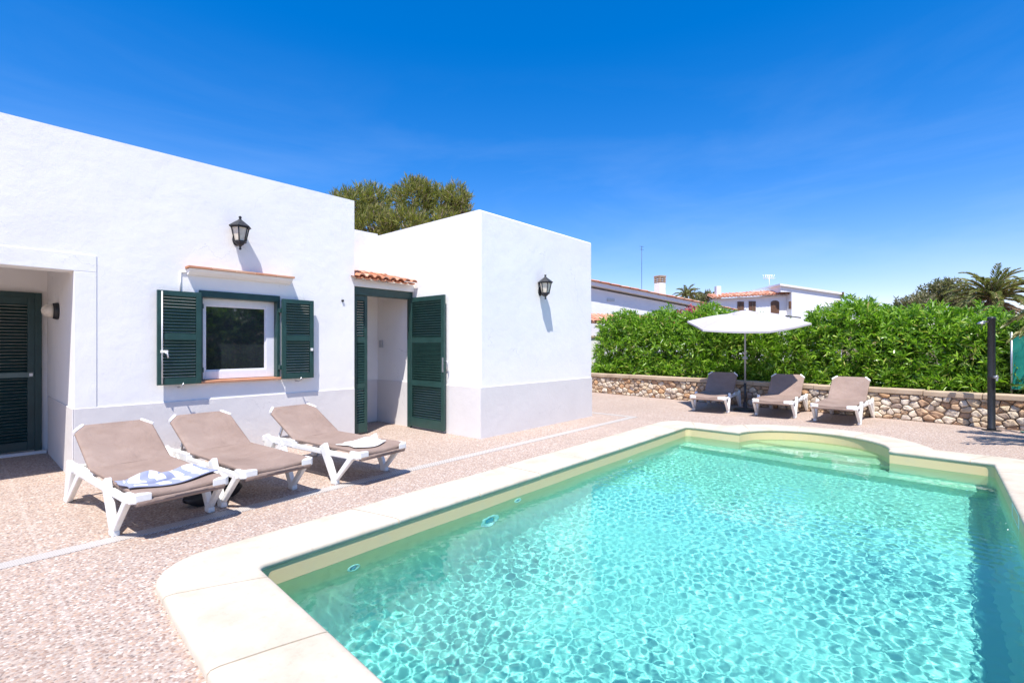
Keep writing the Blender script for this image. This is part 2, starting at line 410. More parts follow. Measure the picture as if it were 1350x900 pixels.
# ------------------------------------------------------------------ pool outline
def fillet(a, p, b, r, n):
    a, p, b = (Vector((*q, 0)) for q in (a, p, b))
    u = (a-p).normalized(); v = (b-p).normalized()
    ang = u.angle(v); d = r/math.tan(ang/2); c = p + (u+v).normalized()*(r/math.sin(ang/2))
    s = p+u*d; e = p+v*d; out = []
    a0 = math.atan2(s.y-c.y, s.x-c.x); a1 = math.atan2(e.y-c.y, e.x-c.x)
    da = (a1-a0+math.pi) % (2*math.pi) - math.pi
    for i in range(n):
        t = a0+da*i/(n-1); out.append((c.x+r*math.cos(t), c.y+r*math.sin(t)))
    return out
def seg(a, b, n):
    return [(a[0]+(b[0]-a[0])*i/n, a[1]+(b[1]-a[1])*i/n) for i in range(1, n)]
def outline(NL, FL, FR, NR, r, bc, br, al, ar):
    jl = (bc[0]+br*math.cos(al), bc[1]+br*math.sin(al)); jr = (bc[0]+br*math.cos(ar), bc[1]+br*math.sin(ar))
    P = []
    P += fillet(NR, NL, FL, r, 12); e = fillet(NL, FL, jl, r, 12)
    P += seg(P[-1], e[0], 90) + e
    P += seg(e[-1], jl, 14)
    P += [(bc[0]+br*math.cos(al+(ar-al)*i/40), bc[1]+br*math.sin(al+(ar-al)*i/40)) for i in range(41)]
    e = fillet(jr, FR, NR, r, 12); P += seg(jr, e[0], 14) + e
    e2 = fillet(FR, NR, NL, r, 12); P += seg(e[-1], e2[0], 90) + e2
    P += seg(e2[-1], P[0], 50)
    return np.array(P)
BC = (-1.43, 8.33)
INN = outline((-3.27,1.28), (-3.27,8.45), (.54,8.20), (.54,1.05), .08, BC, .97, R(175), R(-4))
OUT = outline((-3.80,.80), (-3.85,8.99), (1.06,8.72), (1.06,.52), .40, BC, 1.50, R(154.5), R(15.5))
NP = len(INN)
WID = np.linalg.norm(OUT-INN, axis=1)
DIR = (OUT-INN)/WID[:, None]
SHELL = INN + DIR*.014
WL = -.125

def inside(poly, X, Y):
    c = np.zeros(X.shape, bool); n = len(poly); j = n-1
    for i in range(n):
        xi, yi = poly[i]; xj, yj = poly[j]
        if yi != yj:
            c ^= ((yi > Y) != (yj > Y)) & (X < (xj-xi)*(Y-yi)/(yj-yi)+xi)
        j = i
    return c

def ring_sheet(name, outer, inner, z, m):
    bm = bmesh.new(); E = []
    for loop in (outer, inner):
        vs = [bm.verts.new((p[0], p[1], z)) for p in loop]
        E += [bm.edges.new((vs[i], vs[(i+1) % len(vs)])) for i in range(len(vs))]
    bmesh.ops.triangle_fill(bm, use_beauty=True, use_dissolve=False, edges=E, normal=(0,0,1))
    bmesh.ops.recalc_face_normals(bm, faces=bm.faces)
    for f in bm.faces:
        if f.normal.z < 0: f.normal_flip()
    me = bpy.data.meshes.new(name); bm.to_mesh(me); bm.free(); me.materials.append(m)
    return link(bpy.data.objects.new(name, me))

WALL_A, WALL_B = Vector((-9.6, 13.416, 0)), Vector((1.25, 12.06, 0))
DECK = [(-16,-6),(9,-6),(9,11.1),(1.25,12.3),(-9.6,13.62),(-16,14.4)]
HOLE = [tuple(p) for p in (INN + DIR*.25)[::3]]
deck = ring_sheet('terrace_paving', DECK, HOLE, 0.0, M['pebble']); tag(deck, kind='structure')
inner = [(-15.5,-5.5),(8.5,-5.5),(8.5,10.8),(1.25,12.0),(-9.6,13.3),(-15.5,14.0)]
gr = ring_sheet('ground', [(-900,-900),(900,-900),(900,900),(-900,900)], inner, -.02, M['soil']); tag(gr, kind='structure')

pool = empty('swimming_pool', (-1.4, 4.8, 0), 0, 'turquoise swimming pool with cream stone edge and rounded steps at its far end', 'swimming pool')
def off(o):      # children given in world coordinates, parented to an empty at its base
    o.matrix_parent_inverse = Matrix.Translation(o.parent.location).inverted() if o.parent.rotation_euler.z == 0 else (Matrix.Translation(o.parent.location) @ o.parent.rotation_euler.to_matrix().to_4x4()).inverted()
    return o
# shell
mb = MB(); prof = [(0,0.0),(0,-.12),(0,-.4),(0,-.8),(0,-1.22),(.03,-1.34),(.09,-1.44),(.18,-1.515),(.30,-1.55)]
P = []
for i in range(NP):
    fz = 1-.36*min(1, max(0, (SHELL[i][1]-3.6)/4.6))
    P.append([(SHELL[i][0]-DIR[i][0]*d, SHELL[i][1]-DIR[i][1]*d, z*(fz if z < -.3 else 1)) for d, z in prof])
mb.grid(P, 0, False, True)
gx = np.arange(-3.3, .61, .1); gy = np.arange(1.0, 9.45, .1); GX, GY = np.meshgrid(gx, gy)
okf = inside([tuple(q) for q in (SHELL - DIR*.17)], GX, GY)
gid = {}; gv = []; gf = []
for a_ in range(len(gy)-1):
    for b_ in range(len(gx)-1):
        cs = ((a_,b_),(a_,b_+1),(a_+1,b_+1),(a_+1,b_))
        if not all(okf[c_] for c_ in cs): continue
        f_ = []
        for c_ in cs:
            if c_ not in gid:
                gid[c_] = len(gv); yy_ = GY[c_]; gv.append((GX[c_], yy_, -1.55*(1-.36*min(1, max(0, (yy_-3.6)/4.6)))-.002))
            f_.append(gid[c_])
        gf.append(tuple(f_))
mb.add(gv, gf, 1, True)
sh = mb.build('pool_shell', [M['sand'], M['pool_floor']], pool); off(sh); sh.cycles.is_caustics_receiver = True
# coping slabs
acc = np.concatenate([[0], np.cumsum(np.linalg.norm(np.roll((INN+OUT)/2, -1, 0)-(INN+OUT)/2, axis=1))])
TOT = acc[-1]
def section(i, dz=0.0, ins=0.0):
    W = WID[i]; p = INN[i]; d = DIR[i]
    pr = [(.10,.0),(.016,.0),(.006,.008),(0,.022),(.004,.038),(.018,.048),(.05,.051),(W*.5,.053),(W-.05,.051),(W-.014,.045),(W,.030),(W,-.02)]
    out = []
    for q, z in pr:
        q = min(max(q, ins), W-ins); out.append((p[0]+d[0]*q, p[1]+d[1]*q, z-dz))
    return out
def mid_s(pt):
    return acc[int(np.argmin(np.linalg.norm((INN+OUT)/2 - np.array(pt), axis=1)))]
j0 = [mid_s((-3.12,1.02)), mid_s((-2.30,.98)), mid_s((-1.45,.95)), mid_s((-.6,.9)), mid_s((.3,.82))]
s0 = mid_s((-3.53,1.6)); s1 = mid_s((.8,1.2)); joints = list(j0)
x = s0 + .75
while x < s1: joints.append(x); x += random.uniform(.88, 1.08)
joints = sorted(joints)
cop = MB(); mor = MB()
ids = [int(np.argmin(abs(acc[:-1]-q))) for q in joints]; ids = sorted(set(ids))
for a, b in zip(ids, ids[1:]+[ids[0]+NP]):
    idx = list(range(a, b+1)); Q = [section(i % NP) for i in idx]
    # 3 mm gap at both ends
    for e, nb in ((0, 1), (-1, -2)):
        Q[e] = [tuple(Vector(p)+(Vector(q)-Vector(p)).normalized()*.006) for p, q in zip(Q[e], Q[nb])]
    dz = random.uniform(-.0015, .0015)
    Q = [[(p[0], p[1], p[2]+dz) for p in r] for r in Q]
    cop.grid(Q, 0, True)
    for e, fl_ in ((0, False), (-1, True)):
        n0 = len(Q[e]); cop.add(Q[e], [tuple(range(n0)) if not fl_ else tuple(range(n0-1,-1,-1))], 0)
mor.grid([section(i, .006, .005) for i in range(NP)], 0, True, True)
off(cop.build('coping', M['coping'], pool)); off(mor.build('coping_mortar', M['mortar'], pool))
# submerged steps and ledge
def clip_poly(poly, a, b):            # keep the part left of a->b
    out = []; n = len(poly)
    f = lambda p: (b[0]-a[0])*(p[1]-a[1])-(b[1]-a[1])*(p[0]-a[0])
    for i in range(n):
        p, q = poly[i], poly[(i+1) % n]; fp, fq = f(p), f(q)
        if fp >= 0: out.append(tuple(p))
        if (fp >= 0) != (fq >= 0):
            t = fp/(fp-fq); out.append((p[0]+(q[0]-p[0])*t, p[1]+(q[1]-p[1])*t))
    return out
BIG = [tuple(p) for p in (INN + DIR*.045)]
def curve_front(poly, y, sag):        # bow the straight front edge towards the pool
    xs = [p[0] for p in poly if abs(p[1]-y(p[0])) < 1e-4]
    xa, xb = min(xs), max(xs); out = []
    for i, p in enumerate(poly):
        q = poly[(i+1) % len(poly)]; out.append(p)
        if abs(p[1]-y(p[0])) < 1e-4 and abs(q[1]-y(q[0])) < 1e-4 and abs(p[0]-q[0]) > .3:
            for t in range(1, 12):
                t /= 12; xx = p[0]+(q[0]-p[0])*t; out.append((xx, y(xx)-sag*4*t*(1-t)))
    return out
stp = []
for yy, sag, z1, z0 in ((8.86,.10,-.25,-1.2), (8.48,.12,-.46,-1.2), (8.02,.0,-.70,-1.2)):
    y = lambda xx, yy=yy: yy - .066*(xx+1.4)*(1 if yy < 8.3 else .3)
    pl = clip_poly(BIG, (-6, y(-6)), (6, y(6)))
    if sag: pl = curve_front(pl, y, sag)
    s_ = MB().prism(pl, z0, z1).build('pool_step', M['sand'], pool); off(bevel(s_, .03, 3)); s_.cycles.is_caustics_receiver = True
    stp.append(s_)
# wall fittings
def fitting(y, z, r, lens, name):
    Mx = Matrix.Translation((-3.30, y, z)) @ Matrix.Rotation(R(90), 4, 'Y')
    o = MB().lathe([(r,0),(r,.012),(r*.9,.022),(r*.62,.024),(r*.55,.012),(r*.5,.010)], 24, Mx).build(name, M['aqua_plastic'], pool); off(o)
    c = MB().lathe([(r*.56,.008),(r*.5,.016),(r*.25,.021),(.0,.022)], 20, Mx).build(lens[0], lens[1], o)
    c.matrix_parent_inverse = o.matrix_parent_inverse.copy() if False else Matrix.Identity(4)
    for q in (o, c): q.cycles.is_caustics_receiver = True
for y, z, r in ((1.97,-.33,.055), (3.87,-.24,.06), (6.35,-.41,.075)):
    fitting(y, z, r, ('eyeball', M['lens_blue']), 'water_inlet')
fitting(3.45, -.50, .135, ('lens', M['lens_blue']), 'pool_lamp')
mb = MB()
for a, b in (((.552,6.02,-.16),(.562,6.52,-.125)), ((.552,6.02,-.025),(.562,6.52,.0)), ((.552,6.02,-.125),(.562,6.06,-.025)), ((.552,6.48,-.125),(.562,6.52,-.025))): mb.box(a, b)
sk = mb.build('skimmer', M['aqua_plastic'], pool); off(sk)
sf = MB().box((.561,6.05,-.13), (.567,6.49,-.02)).build('flap', M['dark_gap'], sk)

# water surface with real ripples (the sun is refracted through them)
h = .0068
xs = np.arange(-3.45, .72, h); ys = np.arange(.9, 9.5, h)
XX, YY = np.meshgrid(xs, ys); Z = np.zeros_like(XX); wr = np.random.default_rng(3)
for i in range(90):
    L = .028*(4.6)**(wr.random()); th = wr.normal(.75, 1.25); kk = 2*math.pi/L
    a = .000118*(L/.15)**1.5
    a *= 1 if L > .07 else .8
    Z += a*np.sin(kk*(math.cos(th)*XX+math.sin(th)*YY) + wr.random()*6.28)
patch = .80 + .34*np.sin(XX*1.3+.7*YY+1) * np.sin(.9*YY-.6*XX) + .22*np.sin(3.1*XX-1.7*YY+.4)*np.sin(2.3*YY+1.1*XX)
Z *= patch * np.clip(1.15 - .06*(YY-2), .62, 1.25)
for i in range(14):                                        # slow swell under the ripples
    L = .35*(3.0)**(wr.random()); th = wr.normal(.9, 1.0); kk = 2*math.pi/L
    Z += .00020*(L/.5)**1.4*np.sin(kk*(math.cos(th)*XX+math.sin(th)*YY) + wr.random()*6.28)
ok = inside([tuple(p) for p in (INN + DIR*.075)], XX, YY)
idx = np.arange(XX.size).reshape(XX.shape)
keep = ok[:-1,:-1] | ok[1:,:-1] | ok[:-1,1:] | ok[1:,1:]
F = np.stack([idx[:-1,:-1][keep], idx[:-1,1:][keep], idx[1:,1:][keep], idx[1:,:-1][keep]], 1)
V = np.stack([XX.ravel(), YY.ravel(), Z.ravel()+WL], 1)
used = np.unique(F); re = np.full(len(V), -1); re[used] = np.arange(len(used))
wat = np_mesh('water', V[used], re[F], M['water'], None, True); tag(wat, kind='structure'); wat.cycles.is_caustics_caster = True

# linear drain
mb = MB(); mb.box((-4.70,-4,-.02), (-4.57,9.05,.005)); mb.box((-7.6,9.05,-.02), (-4.57,9.17,.005))
tag(mb.build('linear_drain', M['grate']), 'white slotted drain strip let into the pebble paving between house and pool', 'drain')

# ------------------------------------------------------------------ the house
XA, ZA, YR = -7.0, 3.77, .85
XB, YB0, YB1, ZB = -5.35, 5.40, 8.67, 3.585
XL, ZL = -8.15, 3.62
YE = 4.207
house = empty('house', (-7, 3, 0), 0, 'white flat-roofed holiday house with green louvred shutters beside the pool', 'house')
def hp(o): return off(o)
WY0, WY1, WZ0, WZ1 = 2.05, 3.00, 1.0, 2.10
mb = MB()
ysl = [-5, -3.2, YR, WY0, WY1, YE]; zsl = [0, WZ0, WZ1, 2.26, ZA]
for i in range(len(ysl)-1):
    for q in range(len(zsl)-1):
        if i == 1 and q < 3: continue
        if i == 3 and q == 1: continue
        a, b, c, d = ysl[i], ysl[i+1], zsl[q], zsl[q+1]
        mb.add([(XA,a,c),(XA,b,c),(XA,b,d),(XA,a,d)], [(0,1,2,3)])
def quad(*p): mb.add(list(p), [(0,1,2,3)])
RD = .15                                  # window reveal
quad((XA,WY0,WZ0),(XA,WY1,WZ0),(XA-RD,WY1,WZ0),(XA-RD,WY0,WZ0)); quad((XA,WY0,WZ1),(XA-RD,WY0,WZ1),(XA-RD,WY1,WZ1),(XA,WY1,WZ1))
quad((XA,WY0,WZ0),(XA-RD,WY0,WZ0),(XA-RD,WY0,WZ1),(XA,WY0,WZ1)); quad((XA,WY1,WZ0),(XA,WY1,WZ1),(XA-RD,WY1,WZ1),(XA-RD,WY1,WZ0))
quad((XA-RD,WY0,WZ0),(XA-RD,WY1,WZ0),(XA-RD,WY1,WZ1),(XA-RD,WY0,WZ1))
XR = -9.25                                # porch recess
quad((XA,YR,0),(XA,YR,2.26),(XA-.25,YR,2.26),(XA-.25,YR,0)); quad((XA-.25,YR,0),(XA-.25,YR,2.26),(XR,YR,2.26),(XR,YR,0))
quad((XA-.25,YR,2.26),(XR,YR,2.26),(XR,YR,2.75),(XA-.25,YR,2.75))
quad((XR,-3.2,0),(XR,YR,0),(XR,YR,2.75),(XR,-3.2,2.75)); quad((XA,-3.2,0),(XR,-3.2,0),(XR,-3.2,2.75),(XA,-3.2,2.75))
quad((XA,-3.2,2.26),(XA,YR,2.26),(XA-.25,YR,2.26),(XA-.25,-3.2,2.26)); quad((XA-.25,-3.2,2.26),(XA-.25,YR,2.26),(XA-.25,YR,2.75),(XA-.25,-3.2,2.75))
quad((XA-.25,-3.2,2.75),(XA-.25,YR,2.75),(XR,YR,2.75),(XR,-3.2,2.75))
quad((XA,YE,0),(XL,YE,0),(XL,YE,ZA),(XA,YE,ZA)); quad((XL,YE,ZL),(-13,YE,ZL),(-13,YE,ZA),(XL,YE,ZA))
quad((XA,-5,0),(XA,-5,ZA),(-13,-5,ZA),(-13,-5,0)); quad((-13,-5,0),(-13,YE,0),(-13,YE,ZA),(-13,-5,ZA))
mw = mb.build('main_wall', M['wall'], house, .001); hp(bevel(mw, .018, 3, 50))
def roof_slab(lo, hi, z):
    m_ = MB(); m_.add([(lo[0],lo[1],z),(hi[0],lo[1],z),(hi[0],hi[1],z),(lo[0],hi[1],z)], [(0,1,2,3)]); return m_
hp(roof_slab((-12.98,-4.98), (XA-.02,YE-.02), ZA-.004).build('roof', M['wall'], house))
mb = MB()
quad((XB,YB0,0),(XB,YB1,0),(XB,YB1,ZB),(XB,YB0,ZB)); quad((XB,YB0,0),(XB,YB0,ZB),(XL,YB0,ZB),(XL,YB0,0))
quad((XB,YB1,0),(-13,YB1,0),(-13,YB1,ZB),(XB,YB1,ZB)); quad((-13,YB0,0),(-13,YB0,ZB),(-13,YB1,ZB),(-13,YB1,0))
quad((XB,YB0,ZB),(XB,YB1,ZB),(-13,YB1,ZB),(-13,YB0,ZB))
hp(bevel(mb.build('annex_wall', M['wall'], house, .001), .03, 3, 50))
mb = MB(); quad((XL,YE,0),(XL,YB0,0),(XL,YB0,ZL),(XL,YE,ZL)); quad((XL,YE,ZL),(XL,YB0,ZL),(-13,YB0,ZL),(-13,YE,ZL)); quad((-13,YE,0),(-13,YE,ZL),(-13,YB0,ZL),(-13,YB0,0))
quad((XL,YB0,ZB),(XL,YB0,ZL),(-13,YB0,ZL),(-13,YB0,ZB))
hp(mb.build('link_wall', M['wall'], house, .001))
# plinth, proud of the wall
PZ = .775
mb = MB(); T = .013
mb.box((XA-.002,YR+.0,-.02), (XA+T,YE,PZ)); mb.box((XR+.2,YR-T,-.02), (XA+T,YR+.001,PZ))
mb.box((XL-.1,YB0-T,-.02), (XB+T,YB0+.002,PZ+.03)); mb.box((XB-.002,YB0-.001,-.02), (XB+T,YB1,PZ+.03)); mb.box((XL-.002,YE+.01,-.02), (XL+T,YB0-T,PZ+.03))
hp(bevel(mb.build('plinth', M['plinth'], house), .006, 2))
# porch surround: shallow raised band
mb = MB(); mb.box((XA-.002,YR,PZ), (XA+.007,YR+.19,2.26)); mb.box((XA-.002,-3.2,2.262), (XA+.007,YR+.19,2.45))
hp(bevel(mb.build('porch_surround', M['wall'], house), .005, 2))

def louvre_panel(mb, y0, y1, z0, z1, xc, th, stile, rails, pitch=.042, axis='Y', tilt=38, mi=0):
    """frame and slats in local coordinates: u along width, depth d, z up. axis tells the world direction of u"""
    def bx(u0, u1, d0, d1, za, zb):
        if axis == 'Y': mb.box((xc+d0, u0, za), (xc+d1, u1, zb), mi)
        else: mb.box((u0, xc+d0, za), (u1, xc+d1, zb), mi)
    bx(y0, y0+stile, -th/2, th/2, z0, z1); bx(y1-stile, y1, -th/2, th/2, z0, z1)
    edges = [(z0, z0+rails[0])] + [(c-w_/2, c+w_/2) for c, w_ in rails[2]] + [(z1-rails[1], z1)]
    for a, b in edges: bx(y0+stile, y1-stile, -th/2+.001, th/2-.001, a, b)
    for (a, b), (c, d) in zip(edges, edges[1:]):
        n = max(1, int((c-b)/pitch)); st = (c-b)/n
        for i in range(n+1):
            z = b+i*st; ct, s_ = math.cos(R(tilt)), math.sin(R(tilt)); L_ = th*1.25; t_ = .007
            pr = []
            for du, dv in ((-L_/2,-t_/2),(L_/2,-t_/2),(L_/2,t_/2),(-L_/2,t_/2)):
                pr.append((du*ct+dv*s_, -du*s_+dv*ct))
            u0, u1 = y0+stile-.004, y1-stile+.004
            vs = []
            for u in (u0, u1):
                for dd, zz in pr:
                    vs.append((xc+dd, u, z+zz) if axis == 'Y' else (u, xc+dd, z+zz))
            mb.add(vs, [(0,1,2,3),(7,6,5,4),(0,4,5,1),(1,5,6,2),(2,6,7,3),(3,7,4,0)], mi)

# window: white pvc frame, pane, green timber surround, sill, ledge, shutters
mb = MB(); xf = XA-RD
for a, b in (((xf+.002,WY0+.005,WZ0+.02),(xf+.06,WY0+.075,WZ1-.03)), ((xf+.002,WY1-.115,WZ0+.02),(xf+.06,WY1-.005,WZ1-.03)),
             ((xf+.002,WY0+.075,WZ1-.12),(xf+.06,WY1-.115,WZ1-.03)), ((xf+.002,WY0+.075,WZ0+.02),(xf+.06,WY1-.115,WZ0+.125))): mb.box(a, b)
# inner sash bead
for a, b in (((xf+.02,WY0+.075,WZ0+.125),(xf+.048,WY0+.092,WZ1-.12)), ((xf+.02,WY1-.132,WZ0+.125),(xf+.048,WY1-.115,WZ1-.12)),
             ((xf+.02,WY0+.092,WZ1-.137),(xf+.048,WY1-.132,WZ1-.12)), ((xf+.02,WY0+.092,WZ0+.125),(xf+.048,WY1-.132,WZ0+.142))): mb.box(a, b)
win = mb.build('window', M['pvc'], house); hp(bevel(win, .004, 2))
def sub(o): o.matrix_parent_inverse = Matrix.Identity(4); return o
sub(MB().box((xf+.024,WY0+.09,WZ0+.14), (xf+.034,WY1-.13,WZ1-.135)).build('pane', M['pane'], win))
mb = MB()
mb.box((XA-.09,WY0-.02,WZ1-.03), (XA+.022,WY1+.03,WZ1+.055)); mb.box((XA-.09,WY0-.018,WZ0+.01), (XA+.018,WY0+.02,WZ1-.03)); mb.box((XA-.09,WY1-.01,WZ0+.01), (XA+.018,WY1+.03,WZ1-.03))
sub(bevel(mb.build('window_surround', M['green'], win), .003, 1))
sub(bevel(MB().box((XA-.13,WY0-.03,WZ0-.02), (XA+.055,WY1+.035,WZ0+.012)).build('sill', M['ledge_tile'], win), .006, 2))
def shutter(y0, y1, hinge_right, rod):
    mb = MB(); louvre_panel(mb, y0, y1, .985, 2.115, XA+.075, .034, .058, (.075,.06,[(1.56,.075)]), .038, 'Y', -48)
    # hinges
    for z in (1.15, 1.95):
        yh = y1-.005 if hinge_right else y0-.03
        mb.box((XA+.015, yh, z-.03), (XA+.07, yh+.035, z+.03))
    o = mb.build('shutter', M['green'], house); hp(bevel(o, .0025, 1))
    m2 = MB()
    if rod:
        m2.tube([(XA+.104, y0+.045, 1.0), (XA+.104, y0+.045, 2.10)], .0075, 8)
        m2.box((XA+.09, y0+.03, 1.37), (XA+.125, y0+.10, 1.40)); m2.tube([(XA+.12, y0+.05, 1.39), (XA+.135, y0+.09, 1.36), (XA+.13, y0+.10, 1.31)], .009, 6)
    else:
        m2.box((XA+.09, y1-.05, 1.38), (XA+.112, y1-.02, 1.42))
    sub(m2.build('latch', M['white_plastic'], o))
    m3 = MB().tube([(XA+.0, (y0+y1)/2, .945), (XA+.11, (y0+y1)/2+.01, .95), (XA+.125, (y0+y1)/2+.03, 1.0)], .008, 6)
    sub(m3.build('holdback', M['steel'], o))
shutter(1.575, 2.035, True, True); shutter(3.03, 3.49, False, False)
mb = MB()
cn = [(0,2.33),(.045,2.335),(.10,2.37),(.125,2.405),(0,2.405)]
vs = [(XA+a-.002, y, z) for y in (1.90, 3.17) for a, z in cn]; n_ = len(cn)
mb.add(vs, [tuple(range(n_)), tuple(range(2*n_-1, n_-1, -1))] + [(i, n_+i, n_+(i+1) % n_, (i+1) % n_) for i in range(n_)])
led = mb.build('window_ledge', M['wall'], house, .0005); hp(led)
mb = MB()
for i in range(5):
    a = 1.88+i*.262; mb.box((XA-.002, a, 2.406+random.uniform(0,.002)), (XA+.145+random.uniform(-.003,.003), a+.258, 2.436))
sub(bevel(mb.build('ledge_tile', M['ledge_tile'], led), .004, 2))
hp(MB().tube([(XA+.008,1.83,2.36),(XA+.008,1.83,2.12)], .008, 6).tube([(XA+.008,1.83,2.36),(XA+.008,1.9,2.365)], .008, 6).build('cable_conduit', M['wall'], house))
# porch door (recess)
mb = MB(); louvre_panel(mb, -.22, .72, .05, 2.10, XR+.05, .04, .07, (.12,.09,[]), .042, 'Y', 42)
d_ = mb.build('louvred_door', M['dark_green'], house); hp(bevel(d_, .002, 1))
mb = MB(); mb.box((XR,.72,0), (XR+.075,.79,2.17)); mb.box((XR,-.29,2.10), (XR+.075,.72,2.17)); mb.box((XR,-.29,0), (XR+.075,-.22,2.10))
sub(bevel(mb.build('door_frame', M['dark_green'], d_), .003, 1))
sub(bevel(MB().box((XR+.068,-.2,1.03), (XR+.083,.71,1.10)).build('mid_rail', M['rail_green'], d_), .003, 1))
sub(bevel(MB().box((XR+.075,.665,1.045), (XR+.10,.70,1.085)).build('latch', M['white_plastic'], d_), .003, 1))
hp(MB().box((XR-.01,-.6,-.01), (XR+.14,YR-.02,.035)).build('door_step', M['plinth'], house))
# garden door under the tiled porch roof
XD = -7.10
mb = MB(); mb.box((XD-.05,YE+.004,2.28), (XD+.05,YB0-.004,2.41)); mb.box((XD-.05,YB0-.05,0), (XD+.05,YB0-.004,2.28)); mb.box((XD-.05,YE+.004,0), (XD+.05,YE+.04,2.28))
df = mb.build('door_frame', M['green'], house); hp(bevel(df, .004, 1))
rl = (.16,.08,[(1.55,.085),(.80,.085)])
mb = MB(); louvre_panel(mb, YE+.045, YE+.29, .03, 2.275, XD, .038, .052, rl, .042, 'Y', 46)
hp(bevel(mb.build('door_leaf', M['green'], house), .0025, 1))
mb = MB(); louvre_panel(mb, -7.03, -6.10, .04, 2.30, YB0-.075, .04, .075, rl, .042, 'X', 48)
dl = mb.build('door_leaf', M['green'], house); hp(bevel(dl, .0025, 1))
mb = MB(); mb.box((-6.135,YB0-.11,1.02), (-6.11,YB0-.093,1.26)); mb.tube([(-6.098,YB0-.075,1.2),(-6.05,YB0-.07,1.2),(-6.05,YB0-.06,1.10),(-6.07,YB0-.05,1.04)], .007, 6)
sub(mb.build('handle', M['steel'], dl))
mb = MB(); mb.box((XD-.08,YE+.002,2.412), (XD+.09,YB0-.002,2.53))
hp(bevel(mb.build('porch_lintel', M['wall'], house), .006, 2))
def tile_roof(name, a, b, up, L, rows, pitch, parent, m, amp=.05, thick=.018):
    """barrel tiles: eave from a to b, rising along 'up' for L metres"""
    a, b, up = Vector(a), Vector(b), Vector(up).normalized(); e = (b-a); W = e.length; e.normalize(); nrm = e.cross(up).normalized()
    if nrm.z < 0: nrm = -nrm
    mb = MB(); nc = max(1, round(W/pitch)); p_ = W/nc; rl_ = L/rows
    for r in range(rows):
        for c in range(nc):
            base = a + e*(p_*(c+.5)) + up*(r*rl_ - (.04 if r else 0)) + nrm*(random.uniform(-.006,.006))
            n = 7; A = []; B = []
            tw = random.uniform(-.012, .012)
            for kx in range(n):
                t = math.pi*kx/(n-1); rr = p_*.40
                A.append(base + e*(-math.cos(t)*rr) + nrm*(math.sin(t)*amp+.018))
                B.append(base + up*(rl_+.05) + e*(-math.cos(t)*rr*.86+tw) + nrm*(math.sin(t)*amp*.9+.002))
            A2 = [q - nrm*thick for q in A]
            mb.grid([A, B], 0, True); mb.grid([A2, A], 0, False)
            # trough tile between covers
            base2 = a + e*(p_*c) + up*(r*rl_-.02); A = []; B = []
            for kx in range(5):
                t = math.pi*kx/4; rr = p_*.46
                A.append(base2 + e*(-math.cos(t)*rr) + nrm*(-math.sin(t)*amp*.5+.008)); B.append(base2 + up*(rl_+.03) + e*(-math.cos(t)*rr) + nrm*(-math.sin(t)*amp*.5-.006))
            mb.grid([A, B], 0, True); mb.grid([[q - nrm*thick for q in A], A], 0, False)
    return mb.build(name, m, parent)
pr_ = tile_roof('porch_roof', (-6.88,YE-.0,2.545), (-6.88,YB0-.02,2.545), (-1,0,.22), 1.26, 4, .152, house, M['tile'], .045); hp(pr_)
# switch box in the porch
hp(bevel(MB().box((-8.06,YB0-.03,1.42), (-7.96,YB0-.001,1.56)).build('switch_box', M['steel'], house), .006, 2))
hp(MB().lathe([(.02,0),(.018,.02),(0,.022)], 10, Matrix.Translation((XA,4.0,2.16)) @ Matrix.Rotation(R(90),4,'Y')).build('cable_stub', M['black'], house))

# wall lanterns
def lantern(loc, label):
    root = empty('wall_lantern', loc, 0, label, 'wall lantern', 'black lanterns on the house walls')
    n = 6; cx = .122
    T_ = Matrix.Translation((cx, 0, 0)); ph = .5
    mb = MB()                                              # frame: posts + rings
    zt, zb, rt, rb = .10, -.085, .108, .068
    for i in range(n):
        a = 2*math.pi*(i+ph)/n; c, s_ = math.cos(a), math.sin(a)
        mb.tube([(cx+rt*c, rt*s_, zt), (cx+rb*c, rb*s_, zb)], .0075, 6)
    mb.lathe([(rt+.012,zt-.006),(rt+.012,zt+.010),(rt-.01,zt+.012)], n, T_, 0, False, ph); mb.lathe([(.03,zb-.03),(rb+.01,zb-.006),(rb+.012,zb+.012),(rb-.008,zb+.014)], n, T_, 0, False, ph)
    fr = mb.build('frame', M['lantern_black'], root)
    MB().lathe([(rb-.006,zb),(rt-.006,zt)], n, T_, 0, False, ph).build('glass', M['lamp_glass'], root)
    MB().lathe([(rt+.028,zt+.006),(rt+.030,zt+.016),(.075,zt+.065),(.034,zt+.095),(.018,zt+.11),(.014,zt+.125),(.022,zt+.137),(.014,zt+.152),(0,zt+.156)], n, T_, 0, False, ph).build('cap', M['lantern_black'], root)
    MB().lathe([(0,zb-.105),(.014,zb-.098),(.016,zb-.085),(.010,zb-.075),(.016,zb-.055),(.042,zb-.035),(.060,zb-.010)], 12, T_).build('finial', M['lantern_black'], root)
    mb = MB(); mb.lathe([(.055,0),(.055,.010),(.045,.018),(0,.02)], 16, Matrix.Translation((0,0,-.04)) @ Matrix.Scale(1.5,4,(0,0,1)) @ Matrix.Rotation(R(90),4,'Y'))
    mb.tube([(.01,0,-.06),(.05,0,-.10),(.09,0,-.125),(cx,0,-.115)], .011, 8)
    mb.build('bracket', M['lantern_black'], root)
    return root
l1 = lantern((XA, 2.47, 2.90), 'black lantern above the shuttered window on the long wall')
l2 = copy_tree(l1); l2.location = (XB, 6.92, 2.47); l2['label'] = 'black lantern on the bare wall of the annex near the pool'
pl = empty('porch_light', (-8.15, YR, 1.88), 0, 'round cream glass wall light inside the porch by the dark green door', 'wall light')
MB().lathe([(.10,0),(.105,.015),(.095,.05),(.085,.055)], 20, Matrix.Rotation(R(90),4,'X')).build('base', M['lantern_black'], pl)
